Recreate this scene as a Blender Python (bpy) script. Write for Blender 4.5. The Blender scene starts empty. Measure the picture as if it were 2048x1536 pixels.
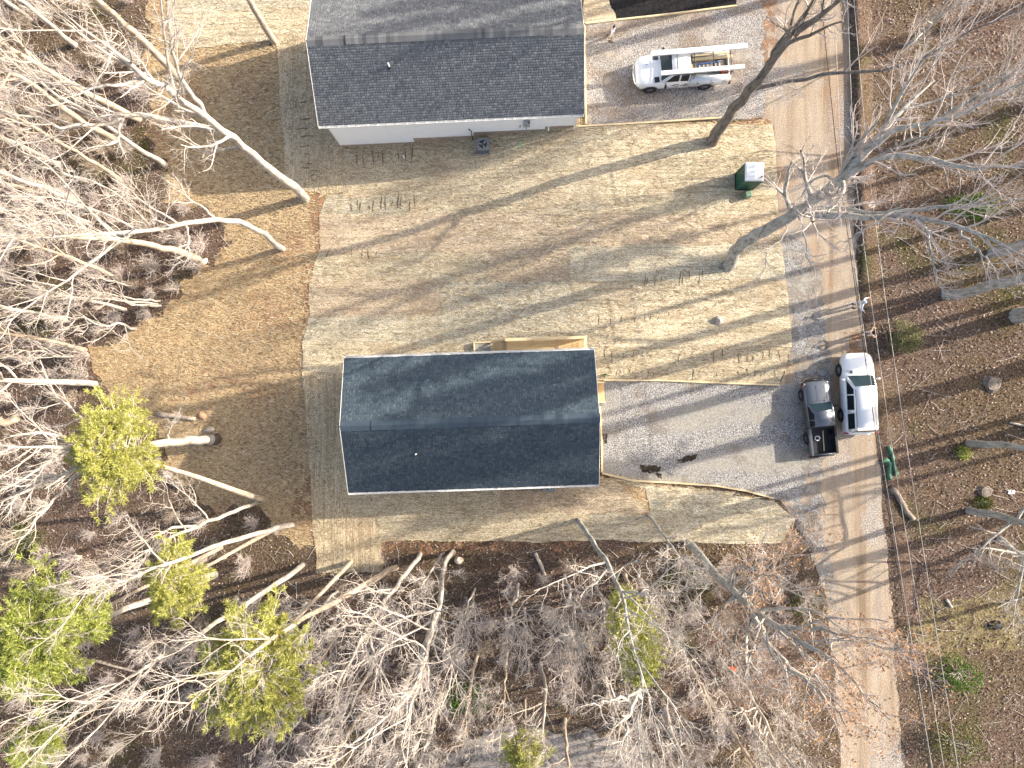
import bpy, bmesh, math, random
import numpy as np
from mathutils import Vector, Matrix, Euler

# ------------------------------------------------------------------ camera / light
scene = bpy.context.scene
C = scene.collection
rad = math.radians
H = 47.0
FPX = 1422.0
CAM_ROT = Euler((22 / FPX, 6 / FPX, 0.0))
cam_d = bpy.data.cameras.new('camera')
cam_d.sensor_width = 36.0
cam_d.lens = FPX / 2048 * 36
cam_d.clip_start = 0.1
cam_d.clip_end = 2000
cam = bpy.data.objects.new('camera', cam_d)
C.objects.link(cam)
cam.location = (0, 0, H)
cam.rotation_euler = CAM_ROT
scene.camera = cam

SUN_EL = 27.0
SUN_AZ = 15.5          # degrees above +x (towards +y)
world = bpy.data.worlds.new('World')
scene.world = world
world.use_nodes = True
wn = world.node_tree.nodes
wl = world.node_tree.links
for n in list(wn):
    wn.remove(n)
sky = wn.new('ShaderNodeTexSky')
sky.sky_type = 'NISHITA'
sky.sun_disc = False
sky.sun_elevation = rad(SUN_EL)
sky.sun_rotation = rad(90 - SUN_AZ)
sky.dust_density = 4.0
sky.ozone_density = 0.6
bg = wn.new('ShaderNodeBackground')
bg.inputs['Strength'].default_value = 0.15
wo = wn.new('ShaderNodeOutputWorld')
wl.new(sky.outputs[0], bg.inputs[0])
wl.new(bg.outputs[0], wo.inputs[0])

sun_d = bpy.data.lights.new('sun', 'SUN')
sun_d.energy = 4.2
sun_d.angle = rad(0.55)
sun_d.color = (1.0, 0.90, 0.75)
sun = bpy.data.objects.new('sun', sun_d)
C.objects.link(sun)
SV = Vector((math.cos(rad(SUN_EL)) * math.cos(rad(SUN_AZ)), math.cos(rad(SUN_EL)) * math.sin(rad(SUN_AZ)), math.sin(rad(SUN_EL))))
sun.rotation_euler = (-SV).to_track_quat('-Z', 'Y').to_euler()
sun.location = SV * 120

scene.view_settings.view_transform = 'Standard'
scene.view_settings.look = 'None'
scene.view_settings.exposure = 1.14
scene.view_settings.gamma = 1.0
scene.view_settings.use_curve_mapping = False
scene.render.engine = 'CYCLES'
scene.cycles.max_bounces = 6
scene.cycles.diffuse_bounces = 3
scene.cycles.transparent_max_bounces = 8

rng = np.random.default_rng(7)
random.seed(7)

# ------------------------------------------------------------------ terrain + pixel helpers
def _z(x):
    t = np.clip((7.0 - x) / 19.0, 0, 1)
    z = -2.0 * (t * t * (3 - 2 * t))
    z = z - 0.035 * np.clip(-12 - x, 0, 60)
    z = z + 0.03 * np.clip(x - 26, 0, 40)
    return z
KX = np.concatenate([[-600, -300, -150, -90], np.arange(-60, 61, 1.0), [90, 150, 300, 600]])
KZ = _z(KX)
def tz(x):
    return float(np.interp(x, KX, KZ))
CM = CAM_ROT.to_matrix()
def P(px, py, z=None):
    d = CM @ Vector(((px - 1024) / FPX, -(py - 768) / FPX, -1.0))
    def at(zz):
        t = (H - zz) / -d.z
        return Vector((d.x * t, d.y * t, zz))
    if z is not None:
        return at(z)
    zz = 0.0
    for _ in range(8):
        p = at(zz)
        zz = tz(p.x)
    return at(zz)

# ------------------------------------------------------------------ materials
MATS = {}
def nodes_of(name):
    m = bpy.data.materials.new(name)
    m.use_nodes = True
    nt = m.node_tree
    b = nt.nodes['Principled BSDF']
    MATS[name] = m
    return m, nt, b
def plain(name, col, rough=0.6, metal=0.0, coat=0.0, var=0.0, vscale=6.0, bump=0.0, bscale=40.0):
    m, nt, b = nodes_of(name)
    b.inputs['Roughness'].default_value = rough
    b.inputs['Metallic'].default_value = metal
    b.inputs['Coat Weight'].default_value = coat
    b.inputs['Coat Roughness'].default_value = 0.08
    if var > 0:
        tc = nt.nodes.new('ShaderNodeTexCoord')
        nz = nt.nodes.new('ShaderNodeTexNoise')
        nz.inputs['Scale'].default_value = vscale
        nz.inputs['Detail'].default_value = 4
        nt.links.new(tc.outputs['Object'], nz.inputs['Vector'])
        rp = nt.nodes.new('ShaderNodeValToRGB')
        rp.color_ramp.elements[0].position = 0.3
        rp.color_ramp.elements[1].position = 0.7
        rp.color_ramp.elements[0].color = (*[c * (1 - var) for c in col], 1)
        rp.color_ramp.elements[1].color = (*[min(1, c * (1 + var)) for c in col], 1)
        nt.links.new(nz.outputs[0], rp.inputs[0])
        nt.links.new(rp.outputs[0], b.inputs['Base Color'])
    else:
        b.inputs['Base Color'].default_value = (*col, 1)
    if bump > 0:
        tc = nt.nodes.new('ShaderNodeTexCoord')
        nz = nt.nodes.new('ShaderNodeTexNoise')
        nz.inputs['Scale'].default_value = bscale
        nt.links.new(tc.outputs['Object'], nz.inputs['Vector'])
        bp = nt.nodes.new('ShaderNodeBump')
        bp.inputs['Strength'].default_value = bump
        bp.inputs['Distance'].default_value = 0.03
        nt.links.new(nz.outputs[0], bp.inputs['Height'])
        nt.links.new(bp.outputs[0], b.inputs['Normal'])
    return m
class G:
    """little node-graph helper for ground-like materials (object coordinates, metres)"""
    def __init__(s, name, rough=0.95):
        s.m, s.nt, s.b = nodes_of(name)
        s.b.inputs['Roughness'].default_value = rough
        s.b.inputs['Specular IOR Level'].default_value = 0.15
        s.tc = s.nt.nodes.new('ShaderNodeTexCoord')
    def noise(s, scale, detail=4, stretch=(1, 1, 1), rough=0.6, rot=0.0, dist=0.0):
        mp = s.nt.nodes.new('ShaderNodeMapping')
        mp.inputs['Scale'].default_value = stretch
        mp.inputs['Rotation'].default_value = (0, 0, rot)
        mp.inputs['Location'].default_value = (random.uniform(0, 50), random.uniform(0, 50), 0)
        s.nt.links.new(s.tc.outputs['Object'], mp.inputs['Vector'])
        n = s.nt.nodes.new('ShaderNodeTexNoise')
        n.inputs['Scale'].default_value = scale
        n.inputs['Detail'].default_value = detail
        n.inputs['Roughness'].default_value = rough
        n.inputs['Distortion'].default_value = dist
        s.nt.links.new(mp.outputs[0], n.inputs['Vector'])
        return n.outputs[0]
    def voro(s, scale, feature='F1', stretch=(1, 1, 1), out='Distance'):
        mp = s.nt.nodes.new('ShaderNodeMapping')
        mp.inputs['Scale'].default_value = stretch
        s.nt.links.new(s.tc.outputs['Object'], mp.inputs['Vector'])
        n = s.nt.nodes.new('ShaderNodeTexVoronoi')
        n.inputs['Scale'].default_value = scale
        n.feature = feature
        s.nt.links.new(mp.outputs[0], n.inputs['Vector'])
        return n.outputs[out]
    def ramp(s, fac, stops):
        r = s.nt.nodes.new('ShaderNodeValToRGB')
        e = r.color_ramp.elements
        while len(e) < len(stops):
            e.new(0.5)
        for i, (p, c) in enumerate(stops):
            e[i].position = p
            e[i].color = (*c, 1) if len(c) == 3 else c
        s.nt.links.new(fac, r.inputs[0])
        return r.outputs[0]
    def mix(s, fac, a, b, mode='MIX'):
        n = s.nt.nodes.new('ShaderNodeMix')
        n.data_type = 'RGBA'
        n.blend_type = mode
        if isinstance(fac, (int, float)):
            n.inputs[0].default_value = fac
        else:
            s.nt.links.new(fac, n.inputs[0])
        for k, v in ((6, a), (7, b)):
            if isinstance(v, tuple):
                n.inputs[k].default_value = (*v, 1)
            else:
                s.nt.links.new(v, n.inputs[k])
        return n.outputs[2]
    def mask(s, fac, lo, hi):
        return s.ramp(fac, [(lo, (0, 0, 0)), (hi, (1, 1, 1))])
    def island(s):
        g = s.nt.nodes.new('ShaderNodeNewGeometry')
        return g.outputs['Random Per Island']
    def objrand(s):
        g = s.nt.nodes.new('ShaderNodeObjectInfo')
        return g.outputs['Random']
    def out(s, col, height=None, strength=0.6, dist=0.05):
        if isinstance(col, tuple):
            s.b.inputs['Base Color'].default_value = (*col, 1)
        else:
            s.nt.links.new(col, s.b.inputs['Base Color'])
        if height is not None:
            bp = s.nt.nodes.new('ShaderNodeBump')
            bp.inputs['Strength'].default_value = strength
            bp.inputs['Distance'].default_value = dist
            s.nt.links.new(height, bp.inputs['Height'])
            s.nt.links.new(bp.outputs[0], s.b.inputs['Normal'])
        return s.m

def mat_litter():
    g = G('leaf_litter_soil')
    big = g.noise(0.11, 4)
    mid = g.noise(1.3, 5)
    fine = g.noise(9, 5, rough=0.75)
    v = g.voro(9.0, out='Color')
    c1 = g.ramp(fine, [(0.36, (0.036, 0.025, 0.020)), (0.47, (0.11, 0.078, 0.062)), (0.56, (0.19, 0.14, 0.112)), (0.68, (0.32, 0.25, 0.205))])
    c2 = g.ramp(fine, [(0.36, (0.035, 0.027, 0.018)), (0.5, (0.11, 0.082, 0.054)), (0.66, (0.27, 0.21, 0.14))])
    c = g.mix(g.mask(big, 0.42, 0.6), c1, c2)
    gr = g.ramp(fine, [(0.36, (0.025, 0.028, 0.011)), (0.66, (0.15, 0.14, 0.06))])
    c = g.mix(g.mask(g.noise(0.16, 3), 0.57, 0.70), c, gr)
    c = g.mix(g.mask(mid, 0.35, 0.75), c, g.mix(1.0, c, (0.80, 0.70, 0.62), 'MULTIPLY'))
    return g.out(c, fine, 0.9, 0.08)
def mat_straw(name, base, dark, soil, horiz=True):
    g = G(name)
    st = (0.30, 1, 1) if horiz else (1, 0.30, 1)
    st2 = (0.05, 1, 1) if horiz else (1, 0.05, 1)
    fib = g.noise(13, 3, st, 0.75, dist=0.35)
    fine = g.noise(17, 2, (0.75, 1, 1), 0.85)
    band = g.noise(4.0, 4, st2, 0.8, dist=0.5)
    blot = g.noise(1.1, 4, (0.25, 1, 1) if horiz else (1, 0.25, 1), 0.7)
    big = g.noise(0.40, 3)
    hi = tuple(min(0.9, x * 1.25) for x in base)
    md = tuple(0.55 * a + 0.45 * b for a, b in zip(base, dark))
    c = g.ramp(fib, [(0.36, dark), (0.44, md), (0.50, base), (0.64, hi)])
    c = g.mix(g.mask(fine, 0.41, 0.55), g.mix(0.80, c, dark), c)
    c = g.mix(g.mask(fine, 0.54, 0.64), c, g.mix(0.75, c, hi))
    c = g.mix(g.mask(band, 0.53, 0.60), c, g.mix(0.60, c, dark))
    c = g.mix(g.mask(band, 0.36, 0.44), g.mix(0.35, c, hi), c)
    c = g.mix(g.mask(blot, 0.52, 0.66), c, g.mix(0.30, c, dark))
    c = g.mix(g.mask(big, 0.48, 0.62), c, g.mix(0.24, c, soil))
    hsv = g.nt.nodes.new('ShaderNodeHueSaturation')
    mr = g.nt.nodes.new('ShaderNodeMapRange')
    mr.inputs[3].default_value = 0.92
    mr.inputs[4].default_value = 1.08
    g.nt.links.new(g.objrand(), mr.inputs[0])
    g.nt.links.new(mr.outputs[0], hsv.inputs['Value'])
    g.nt.links.new(c, hsv.inputs['Color'])
    return g.out(hsv.outputs[0], band, 1.0, 0.10)
def mat_loose_straw():
    g = G('loose_straw_over_clay')
    fib = g.noise(8, 4, (0.55, 1, 1), 0.75, rot=0.9, dist=0.8)
    fine = g.noise(15, 3, (1, 1, 1), 0.8)
    big = g.noise(0.22, 4)
    mid = g.noise(1.3, 4)
    c = g.ramp(fib, [(0.36, (0.17, 0.11, 0.06)), (0.45, (0.41, 0.285, 0.155)), (0.53, (0.57, 0.425, 0.24)), (0.66, (0.70, 0.55, 0.335))])
    c = g.mix(g.mask(fine, 0.41, 0.56), g.mix(0.65, c, (0.17, 0.115, 0.07)), c)
    clay = g.ramp(fib, [(0.36, (0.14, 0.075, 0.045)), (0.62, (0.38, 0.23, 0.14))])
    c = g.mix(g.mask(big, 0.52, 0.68), c, g.mix(0.6, c, clay))
    c = g.mix(g.mask(mid, 0.52, 0.66), c, g.mix(0.40, c, clay))
    return g.out(c, fib, 1.0, 0.10)
def mat_gravel(name='grey_gravel', cut=None):
    g = G(name)
    st = g.noise(15, 2, rough=0.9)
    st2 = g.noise(6, 4, rough=0.8)
    big = g.noise(0.30, 5, (0.40, 1, 1), 0.65)
    c = g.ramp(st, [(0.38, (0.09, 0.085, 0.085)), (0.46, (0.20, 0.19, 0.185)), (0.54, (0.31, 0.30, 0.29)), (0.64, (0.58, 0.57, 0.56))])
    dust = g.ramp(st2, [(0.38, (0.26, 0.24, 0.205)), (0.62, (0.42, 0.395, 0.34))])
    c = g.mix(g.mask(big, 0.47, 0.58), c, g.mix(0.80, c, dust))
    dirt = g.noise(0.45, 5)
    c = g.mix(g.mask(dirt, 0.56, 0.66), c, g.mix(0.5, c, (0.17, 0.135, 0.10)))
    m = g.out(c, st, 1.0, 0.06)
    if cut:
        patchy(g, g.noise(0.9, 5, rough=0.7), *cut)
    return m
def patchy(g, fac, lo, hi):
    """thin cover: lets the ground below show through in a ragged pattern"""
    nt = g.nt
    tr = nt.nodes.new('ShaderNodeBsdfTransparent')
    mx = nt.nodes.new('ShaderNodeMixShader')
    nt.links.new(g.mask(fac, lo, hi), mx.inputs[0])
    nt.links.new(tr.outputs[0], mx.inputs[1])
    nt.links.new(g.b.outputs[0], mx.inputs[2])
    nt.links.new(mx.outputs[0], nt.nodes['Material Output'].inputs['Surface'])
def mat_gravel_dirty():
    g = G('muddy_gravel')
    st = g.noise(15, 2, rough=0.9)
    big = g.noise(0.35, 5, (0.7, 1, 1))
    mid = g.noise(0.8, 5)
    c = g.ramp(st, [(0.38, (0.10, 0.092, 0.088)), (0.46, (0.22, 0.205, 0.195)), (0.54, (0.34, 0.32, 0.305)), (0.64, (0.60, 0.58, 0.56))])
    mud = g.ramp(st, [(0.38, (0.12, 0.09, 0.07)), (0.62, (0.31, 0.24, 0.18))])
    c = g.mix(g.mask(big, 0.46, 0.57), c, g.mix(0.7, c, mud))
    c = g.mix(g.mask(mid, 0.54, 0.66), c, g.mix(0.7, c, (0.44, 0.39, 0.33)))
    return g.out(c, st, 1.0, 0.06)
def mat_road():
    g = G('sandy_dirt_road')
    fine = g.noise(13, 3, rough=0.85)
    lane = g.noise(1.0, 5, (1, 0.06, 1), rot=-0.09, dist=0.3)
    mot = g.noise(0.9, 5, (1, 0.5, 1), 0.7)
    big = g.noise(0.20, 4, (1, 0.6, 1))
    c = g.ramp(lane, [(0.36, (0.29, 0.225, 0.16)), (0.46, (0.42, 0.34, 0.255)), (0.54, (0.49, 0.415, 0.325)), (0.66, (0.38, 0.33, 0.285))])
    c = g.mix(g.mask(mot, 0.48, 0.62), c, g.mix(0.55, c, (0.36, 0.29, 0.23)))
    grey = g.ramp(fine, [(0.38, (0.20, 0.19, 0.18)), (0.5, (0.38, 0.36, 0.34)), (0.64, (0.66, 0.64, 0.61))])
    c = g.mix(g.mask(big, 0.50, 0.60), c, g.mix(0.70, c, grey))
    clay = g.noise(0.45, 4, (1, 0.4, 1))
    c = g.mix(g.mask(clay, 0.56, 0.68), c, g.mix(0.5, c, (0.38, 0.23, 0.13)))
    c = g.mix(g.mask(fine, 0.46, 0.62), g.mix(1.0, c, (0.72, 0.68, 0.65), 'MULTIPLY'), c)
    return g.out(c, fine, 0.8, 0.05)
def mat_clay(name, a, b, cut=None):
    g = G(name)
    f = g.noise(8, 5, rough=0.75)
    c = g.ramp(f, [(0.36, a), (0.64, b)])
    m = g.out(c, f, 0.9, 0.08)
    if cut:
        patchy(g, g.noise(1.6, 6, rough=0.75), *cut)
    return m
def mat_leaves(name, cols, transl=0.0):
    g = G(name, 0.8)
    n = len(cols)
    c = g.ramp(g.island(), [(i / max(1, n - 1), c) for i, c in enumerate(cols)])
    m = g.out(c)
    if transl > 0:
        nt = g.nt
        tr = nt.nodes.new('ShaderNodeBsdfTranslucent')
        nt.links.new(c, tr.inputs[0])
        mx = nt.nodes.new('ShaderNodeMixShader')
        mx.inputs[0].default_value = transl
        nt.links.new(g.b.outputs[0], mx.inputs[1])
        nt.links.new(tr.outputs[0], mx.inputs[2])
        nt.links.new(mx.outputs[0], nt.nodes['Material Output'].inputs['Surface'])
    return m
def mat_bark(name, dark, light):
    g = G(name, 0.9)
    a = g.noise(6, 5, (1, 1, 0.25), 0.7)
    b2 = g.noise(1.3, 4, (1, 1, 0.5), 0.7)
    c = g.ramp(a, [(0.32, dark), (0.55, light), (0.8, tuple(min(0.85, x * 1.15) for x in light))])
    c = g.mix(g.mask(b2, 0.55, 0.7), c, g.mix(0.5, c, dark))
    return g.out(c, a, 0.6, 0.04)
def mat_shingle(name, cols, single=False):
    g = G(name, 0.9)
    n = len(cols)
    c = g.ramp(g.island(), [(i / (n - 1), c) for i, c in enumerate(cols)])
    f = g.noise(60, 3)
    c = g.mix(g.mask(f, 0.4, 0.8), c, g.mix(1.0, c, (0.72, 0.72, 0.74), 'MULTIPLY'))
    if single:
        c = g.ramp(g.objrand(), [(i / (n - 1), c_) for i, c_ in enumerate(cols)])
    return g.out(c, f, 0.3, 0.01)
def mat_wood(name, a, b, ax=0):
    g = G(name, 0.75)
    st = [1, 1, 1]
    st[ax] = 0.08
    f = g.noise(18, 4, tuple(st))
    c = g.ramp(f, [(0.3, a), (0.7, b)])
    hsv = g.nt.nodes.new('ShaderNodeHueSaturation')
    mr = g.nt.nodes.new('ShaderNodeMapRange')
    mr.inputs[3].default_value = 0.82
    mr.inputs[4].default_value = 1.12
    g.nt.links.new(g.objrand(), mr.inputs[0])
    g.nt.links.new(mr.outputs[0], hsv.inputs['Value'])
    g.nt.links.new(c, hsv.inputs['Color'])
    return g.out(hsv.outputs[0], f, 0.3, 0.01)

M_litter = mat_litter()
M_loose = mat_loose_straw()
SOIL = (0.36, 0.23, 0.14)
M_straw_h = [mat_straw('straw_mat_pale', (0.62, 0.545, 0.395), (0.235, 0.19, 0.125), SOIL),
             mat_straw('straw_mat_grey', (0.58, 0.53, 0.405), (0.215, 0.19, 0.14), (0.36, 0.28, 0.195)),
             mat_straw('straw_mat_tan', (0.57, 0.47, 0.345), (0.215, 0.165, 0.115), (0.36, 0.235, 0.155))]
M_straw_v = [mat_straw('straw_mat_cross', (0.60, 0.495, 0.335), (0.23, 0.178, 0.11), SOIL, False),
             mat_straw('straw_mat_cross_grey', (0.58, 0.485, 0.335), (0.22, 0.175, 0.113), SOIL, False)]
M_gravel = mat_gravel()
M_gravel2 = mat_gravel_dirty()
M_road = mat_road()
M_clay = mat_clay('red_clay', (0.20, 0.105, 0.06), (0.44, 0.26, 0.155), (0.44, 0.60))
M_gravel_thin = mat_gravel('thin_gravel', (0.40, 0.56))
M_mulch = mat_clay('black_mulch', (0.006, 0.006, 0.007), (0.03, 0.028, 0.03))
M_track = mat_clay('pressed_soil', (0.09, 0.066, 0.044), (0.22, 0.165, 0.105))
M_paledirt = mat_clay('pale_dirt', (0.22, 0.185, 0.16), (0.44, 0.395, 0.35), (0.34, 0.50))
M_leaf = mat_leaves('dead_leaves', [(0.06, 0.040, 0.033), (0.13, 0.085, 0.068), (0.20, 0.138, 0.112), (0.095, 0.065, 0.053), (0.34, 0.26, 0.215), (0.07, 0.048, 0.040), (0.50, 0.41, 0.35), (0.15, 0.10, 0.078)])
M_tanleaf = mat_leaves('clinging_tan_leaves', [(0.42, 0.24, 0.12), (0.52, 0.34, 0.20), (0.36, 0.18, 0.09)], 0.35)
M_pine = mat_leaves('pine_needles', [(0.42, 0.43, 0.10), (0.60, 0.59, 0.18), (0.24, 0.27, 0.06), (0.74, 0.71, 0.30)], 0.35)
M_pine2 = mat_leaves('pine_needles_green', [(0.32, 0.37, 0.08), (0.49, 0.53, 0.14), (0.19, 0.25, 0.05), (0.64, 0.65, 0.23)], 0.35)
M_holly = mat_leaves('holly_leaves', [(0.05, 0.12, 0.015), (0.10, 0.22, 0.02), (0.03, 0.08, 0.01), (0.14, 0.27, 0.03)], 0.25)
M_box = mat_leaves('grey_green_leaves', [(0.20, 0.19, 0.09), (0.30, 0.28, 0.15), (0.10, 0.12, 0.04), (0.36, 0.33, 0.19)], 0.2)
M_grass = mat_leaves('grass_blades', [(0.06, 0.10, 0.015), (0.12, 0.15, 0.03), (0.16, 0.14, 0.05), (0.05, 0.08, 0.012)], 0.2)
M_bark = mat_bark('pale_bark', (0.235, 0.195, 0.16), (0.52, 0.475, 0.425))
M_bark_b = mat_bark('tan_bark', (0.27, 0.205, 0.15), (0.54, 0.45, 0.355))
M_bark_d = mat_bark('dark_bark', (0.085, 0.07, 0.06), (0.24, 0.21, 0.18))
M_bark_l = mat_bark('lichen_bark', (0.16, 0.15, 0.135), (0.46, 0.45, 0.41))
M_twig = plain('twig_bark', (0.54, 0.48, 0.43), 0.85)
M_twig_p = plain('pinkish_twig_bark', (0.58, 0.50, 0.455), 0.85)
M_wrap = plain('dark_wet_bark', (0.075, 0.065, 0.06), 0.85, var=0.3)
M_cut = plain('cut_wood', (0.60, 0.48, 0.33), 0.8, var=0.15, vscale=9)
M_shing1 = mat_shingle('blue_black_shingle', [(0.046, 0.068, 0.092), (0.078, 0.106, 0.134), (0.060, 0.086, 0.112), (0.098, 0.128, 0.154), (0.052, 0.076, 0.101)])
M_shing2 = mat_shingle('charcoal_shingle', [(0.115, 0.124, 0.138), (0.19, 0.20, 0.215), (0.152, 0.162, 0.177), (0.24, 0.25, 0.26), (0.13, 0.139, 0.152)])
M_ridge1 = mat_shingle('ridge_shingle', [(0.052, 0.074, 0.098), (0.066, 0.092, 0.118), (0.060, 0.085, 0.110), (0.072, 0.098, 0.124)], True)
M_ridge2 = mat_shingle('ridge_shingle_grey', [(0.085, 0.088, 0.096), (0.16, 0.164, 0.17), (0.12, 0.125, 0.132), (0.21, 0.212, 0.214)], True)
M_deck = plain('roofing_felt', (0.02, 0.021, 0.024), 0.9)
M_white = plain('white_siding', (0.87, 0.88, 0.88), 0.55, var=0.03, vscale=2)
M_trim = plain('white_trim', (0.80, 0.80, 0.78), 0.45)
M_found = plain('tan_parged_block', (0.38, 0.29, 0.215), 0.9, var=0.2, vscale=3, bump=0.4)
M_wood = mat_wood('new_pine_board', (0.56, 0.40, 0.21), (0.72, 0.56, 0.33))
M_wood_y = mat_wood('new_pine_board_cross', (0.50, 0.33, 0.16), (0.66, 0.49, 0.28), 1)
M_timber = mat_wood('edging_timber', (0.60, 0.46, 0.27), (0.76, 0.62, 0.40))
M_glass = plain('window_glass', (0.015, 0.02, 0.025), 0.04)
M_wshield = plain('windscreen_glass', (0.02, 0.04, 0.055), 0.03)
for m_ in (M_glass, M_wshield):
    m_.node_tree.nodes['Principled BSDF'].inputs['IOR'].default_value = 1.27
M_carwhite = plain('white_car_paint', (0.80, 0.82, 0.84), 0.30, coat=0.6)
M_cargrey = plain('grey_car_paint', (0.115, 0.128, 0.155), 0.33, metal=0.45, coat=0.7)
M_black = plain('black_plastic', (0.012, 0.012, 0.014), 0.55)
M_bedliner = plain('bed_liner', (0.010, 0.011, 0.015), 0.7, var=0.3)
M_rubber = plain('tyre_rubber', (0.018, 0.018, 0.02), 0.85)
M_rim = plain('alloy_rim', (0.42, 0.42, 0.43), 0.35, metal=0.9)
M_chrome = plain('chrome', (0.7, 0.7, 0.7), 0.15, metal=1.0)
M_red = plain('red_lamp', (0.45, 0.02, 0.015), 0.3)
M_amber = plain('amber_lamp', (0.70, 0.25, 0.04), 0.3)
M_lamp = plain('headlamp_lens', (0.75, 0.75, 0.72), 0.12)
M_blue = plain('blue_fibreglass', (0.05, 0.15, 0.42), 0.5)
M_yellow = plain('yellow_plastic', (0.75, 0.42, 0.03), 0.5)
M_orange = plain('orange_plastic', (0.70, 0.13, 0.03), 0.5)
M_alu = plain('aluminium', (0.62, 0.63, 0.65), 0.4, metal=0.6)
M_dgreen = plain('dark_green_plastic', (0.012, 0.085, 0.055), 0.5, var=0.15)
M_whiteplas = plain('translucent_white_plastic', (0.82, 0.83, 0.85), 0.5, var=0.03)
M_sage = plain('sage_green_paint', (0.13, 0.21, 0.14), 0.6, var=0.25, vscale=9)
M_net = plain('green_netting', (0.045, 0.16, 0.095), 0.6, var=0.5, vscale=14, bump=0.6, bscale=18)
M_steel = plain('grey_painted_steel', (0.16, 0.18, 0.20), 0.5, var=0.1)
M_steel_d = plain('dark_condenser_grille', (0.03, 0.033, 0.037), 0.5)
M_meter = plain('meter_grey', (0.33, 0.36, 0.39), 0.5)
M_rock = plain('pale_rock', (0.52, 0.44, 0.36), 0.9, var=0.35, vscale=3, bump=0.5, bscale=8)
M_rock_r = plain('ruddy_rock', (0.42, 0.24, 0.15), 0.9, var=0.35, vscale=3, bump=0.5, bscale=8)
M_rock_g = plain('grey_rock', (0.34, 0.30, 0.27), 0.9, var=0.4, vscale=3, bump=0.5, bscale=8)
M_rock_l = plain('weathered_wood', (0.24, 0.20, 0.165), 0.9, var=0.3, vscale=5)
M_cable = plain('black_cable', (0.012, 0.012, 0.012), 0.6)
M_wire = plain('weathered_wire', (0.50, 0.47, 0.44), 0.5)
M_skin = plain('skin', (0.50, 0.29, 0.20), 0.6)
M_hair = plain('dark_hair', (0.012, 0.010, 0.009), 0.7)
M_hair_b = plain('brown_hair', (0.10, 0.055, 0.03), 0.7)
M_shirt_w = plain('pale_blue_cloth', (0.58, 0.64, 0.72), 0.8, var=0.08, vscale=8)
M_cloth_w = plain('white_cloth', (0.72, 0.72, 0.72), 0.8, var=0.08, vscale=8)
M_cloth_b = plain('black_cloth', (0.012, 0.012, 0.014), 0.8)
M_khaki = plain('khaki_cloth', (0.30, 0.21, 0.14), 0.85, var=0.12, vscale=8)
M_shoe = plain('dark_shoe', (0.02, 0.018, 0.016), 0.6)
M_tarp = plain('dark_tarp', (0.012, 0.014, 0.02), 0.5, bump=0.5, bscale=3)

# ------------------------------------------------------------------ scene graph helpers
def tag(o, label=None, cat=None, group=None, kind=None):
    if label: o['label'] = label
    if cat: o['category'] = cat
    if group: o['group'] = group
    if kind: o['kind'] = kind
    return o
def thing(name, label, cat, loc=(0, 0, 0), rotz=0.0, group=None):
    o = bpy.data.objects.new(name, None)
    o.empty_display_size = 0.3
    C.objects.link(o)
    o.location = loc
    o.rotation_euler = (0, 0, rotz)
    return tag(o, label, cat, group)
def link(name, me, mat=None, parent=None):
    o = bpy.data.objects.new(name, me)
    C.objects.link(o)
    if mat is not None and len(me.materials) == 0:
        me.materials.append(mat)
    if parent is not None:
        o.parent = parent
    return o
def np_mesh(name, verts, faces, smooth=False):
    """verts (n,3), faces (m,k) all the same size"""
    me = bpy.data.meshes.new(name)
    verts = np.ascontiguousarray(verts, dtype=np.float32)
    faces = np.ascontiguousarray(faces, dtype=np.int32)
    m, k = faces.shape
    me.vertices.add(len(verts))
    me.vertices.foreach_set('co', verts.ravel())
    me.loops.add(m * k)
    me.loops.foreach_set('vertex_index', faces.ravel())
    me.polygons.add(m)
    me.polygons.foreach_set('loop_start', np.arange(0, m * k, k, dtype=np.int32))
    if smooth:
        me.polygons.foreach_set('use_smooth', np.ones(m, dtype=bool))
    me.update(calc_edges=True)
    return me
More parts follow.
